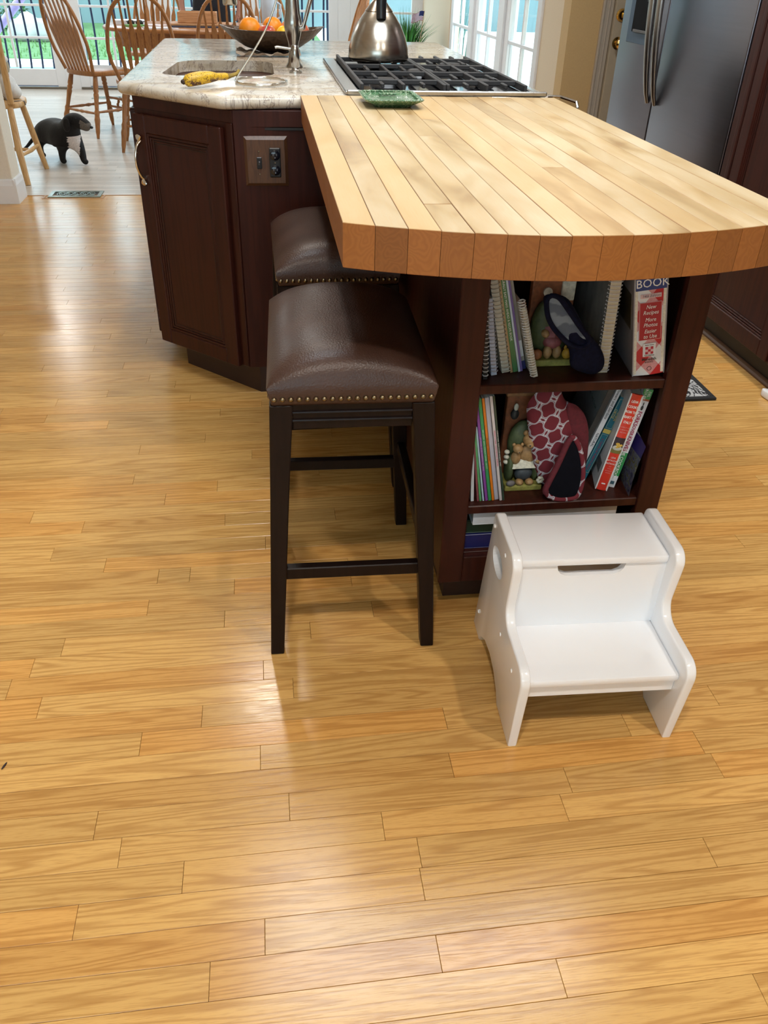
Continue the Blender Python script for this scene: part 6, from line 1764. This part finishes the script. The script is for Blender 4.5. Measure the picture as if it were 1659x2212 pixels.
part('nose', dog, pm('wet_nose', (0.004, 0.004, 0.004), 0.2), ball, dc((-1.180, 6.233, 0.224)), (0.011, 0.010, 0.009), smooth=80)
for c in ((-1.263, 6.236, 0.272), (-1.236, 6.300, 0.272)): part('eye', dog, black_glass, ball, dc(c), (0.006, 0.006, 0.006), smooth=80)

# ------------------------------------------------------------------ person standing beyond the table
PX, PY = -0.42, 8.98
pv = [(0, 0, 0.96), (0, 0.01, 1.10), (0, 0.015, 1.25), (0, 0.01, 1.40), (0, -0.01, 1.49), (0, -0.035, 1.56), (0, -0.05, 1.64), (0, -0.045, 1.71)]
pe = [(i, i + 1) for i in range(7)]
prd = [(0.155, 0.115), (0.140, 0.105), (0.155, 0.115), (0.135, 0.10), (0.060, 0.058), (0.060, 0.066), (0.078, 0.095), (0.068, 0.085)]
def plimb(root, pts, rad):
    last = root
    for p, r in zip(pts, rad):
        pv.append(p); prd.append((r, r)); pe.append((last, len(pv) - 1)); last = len(pv) - 1
hands = []
for sx in (-1, 1):
    plimb(3, [(sx * .17, 0.01, 1.39), (sx * .245, 0.0, 1.12), (sx * .262, -0.075, 0.90), (sx * .258, -0.115, 0.82)], [0.062, 0.044, 0.030, 0.026])
    hands.append(len(pv) - 1)
    plimb(0, [(sx * .095, 0.0, 0.84), (sx * .105, -0.01, 0.48), (sx * .11, 0.02, 0.10), (sx * .115, -0.02, 0.045), (sx * .12, -0.13, 0.035)], [0.092, 0.062, 0.042, 0.045, 0.040])
    h = hands[-1]
    plimb(h, [(sx * .257, -0.140, 0.785)], [0.030])
    palm = len(pv) - 1
    for k, (dx, L) in enumerate(((-.028, .050), (-.010, .062), (.009, .058), (.026, .046))):
        plimb(palm, [(sx * .257 + dx, -0.172, 0.764), (sx * .257 + dx * 1.15, -0.172 - L * .55, 0.755), (sx * .257 + dx * 1.2, -0.172 - L, 0.7505)], [0.0095, 0.0085, 0.007])
    plimb(palm, [(sx * .222, -0.150, 0.772), (sx * .205, -0.175, 0.758)], [0.011, 0.0085])
me = skin_mesh('person', [(PX + x, PY + y, z) for x, y, z in pv], pe, prd, 0, 2)
shirt = pm('black_shirt', (0.008, 0.008, 0.010), 0.8, 0, 0.2, 60, 0.2); skinm = pm('skin', (0.34, 0.15, 0.10), 0.5, 0, 0.06, 20); trous = pm('black_trousers', (0.010, 0.010, 0.016), 0.85, 0, 0.2, 60)
for m in (shirt, skinm, trous): me.materials.append(m)
for p in me.polygons:
    c = p.center - Vector((PX, PY, 0))
    if abs(c.x) > 0.185 and c.z < 1.14 or c.z > 1.475: p.material_index = 1
    elif c.z < 0.93: p.material_index = 2
pr = thing('person', 'person in black clothes standing behind the dining table, hands on it', 'person', (PX, PY, 0))
me.transform(Matrix.Translation((-PX, -PY, 0)))
po_ = bpy.data.objects.new('body', me); C.objects.link(po_); po_.parent = pr
bm = new(); vs = ball(bm, (PX, PY - 0.025, 1.705), (0.088, 0.102, 0.095), 20, 14)
bmesh.ops.delete(bm, geom=[v for v in bm.verts if (v.co.y < PY - 0.07 and v.co.z < 1.735) or v.co.z < 1.64], context='VERTS')
obj('hair', bm, pm('brown_hair', (0.03, 0.017, 0.010), 0.6, 0, 0.3, 120, 0.4), pr, 80)
for sx in (-1, 1):
    part('eye', pr, pm('eye_white', (0.6, 0.6, 0.6), 0.3), ball, (PX + sx * .030, PY - 0.128, 1.675), (0.011, 0.006, 0.006), smooth=80)
    part('ear', pr, skinm, ball, (PX + sx * .080, PY - 0.04, 1.66), (0.010, 0.016, 0.028), smooth=80)
part('nose', pr, skinm, ball, (PX, PY - 0.145, 1.65), (0.012, 0.016, 0.020), smooth=80)
part('mouth', pr, pm('lips', (0.28, 0.08, 0.07), 0.5), ball, (PX, PY - 0.130, 1.615), (0.022, 0.006, 0.005), smooth=80)
bm = new()
for k in (0, 1): tube(bm, [(PX + 0.0, PY, 0.93), (PX, PY, 0.95)], 0.001, 4)
bm.free()
# shoes
for sx in (-1, 1):
    bm = new(); vs = ball(bm, (PX + sx * .118, PY - 0.085, 0.045), (0.048, 0.125, 0.05), 16, 10)
    for v in bm.verts: v.co.z = max(v.co.z, 0.0)
    obj('shoe', bm, pm('black_shoe', (0.012, 0.012, 0.013), 0.4), pr, 80)
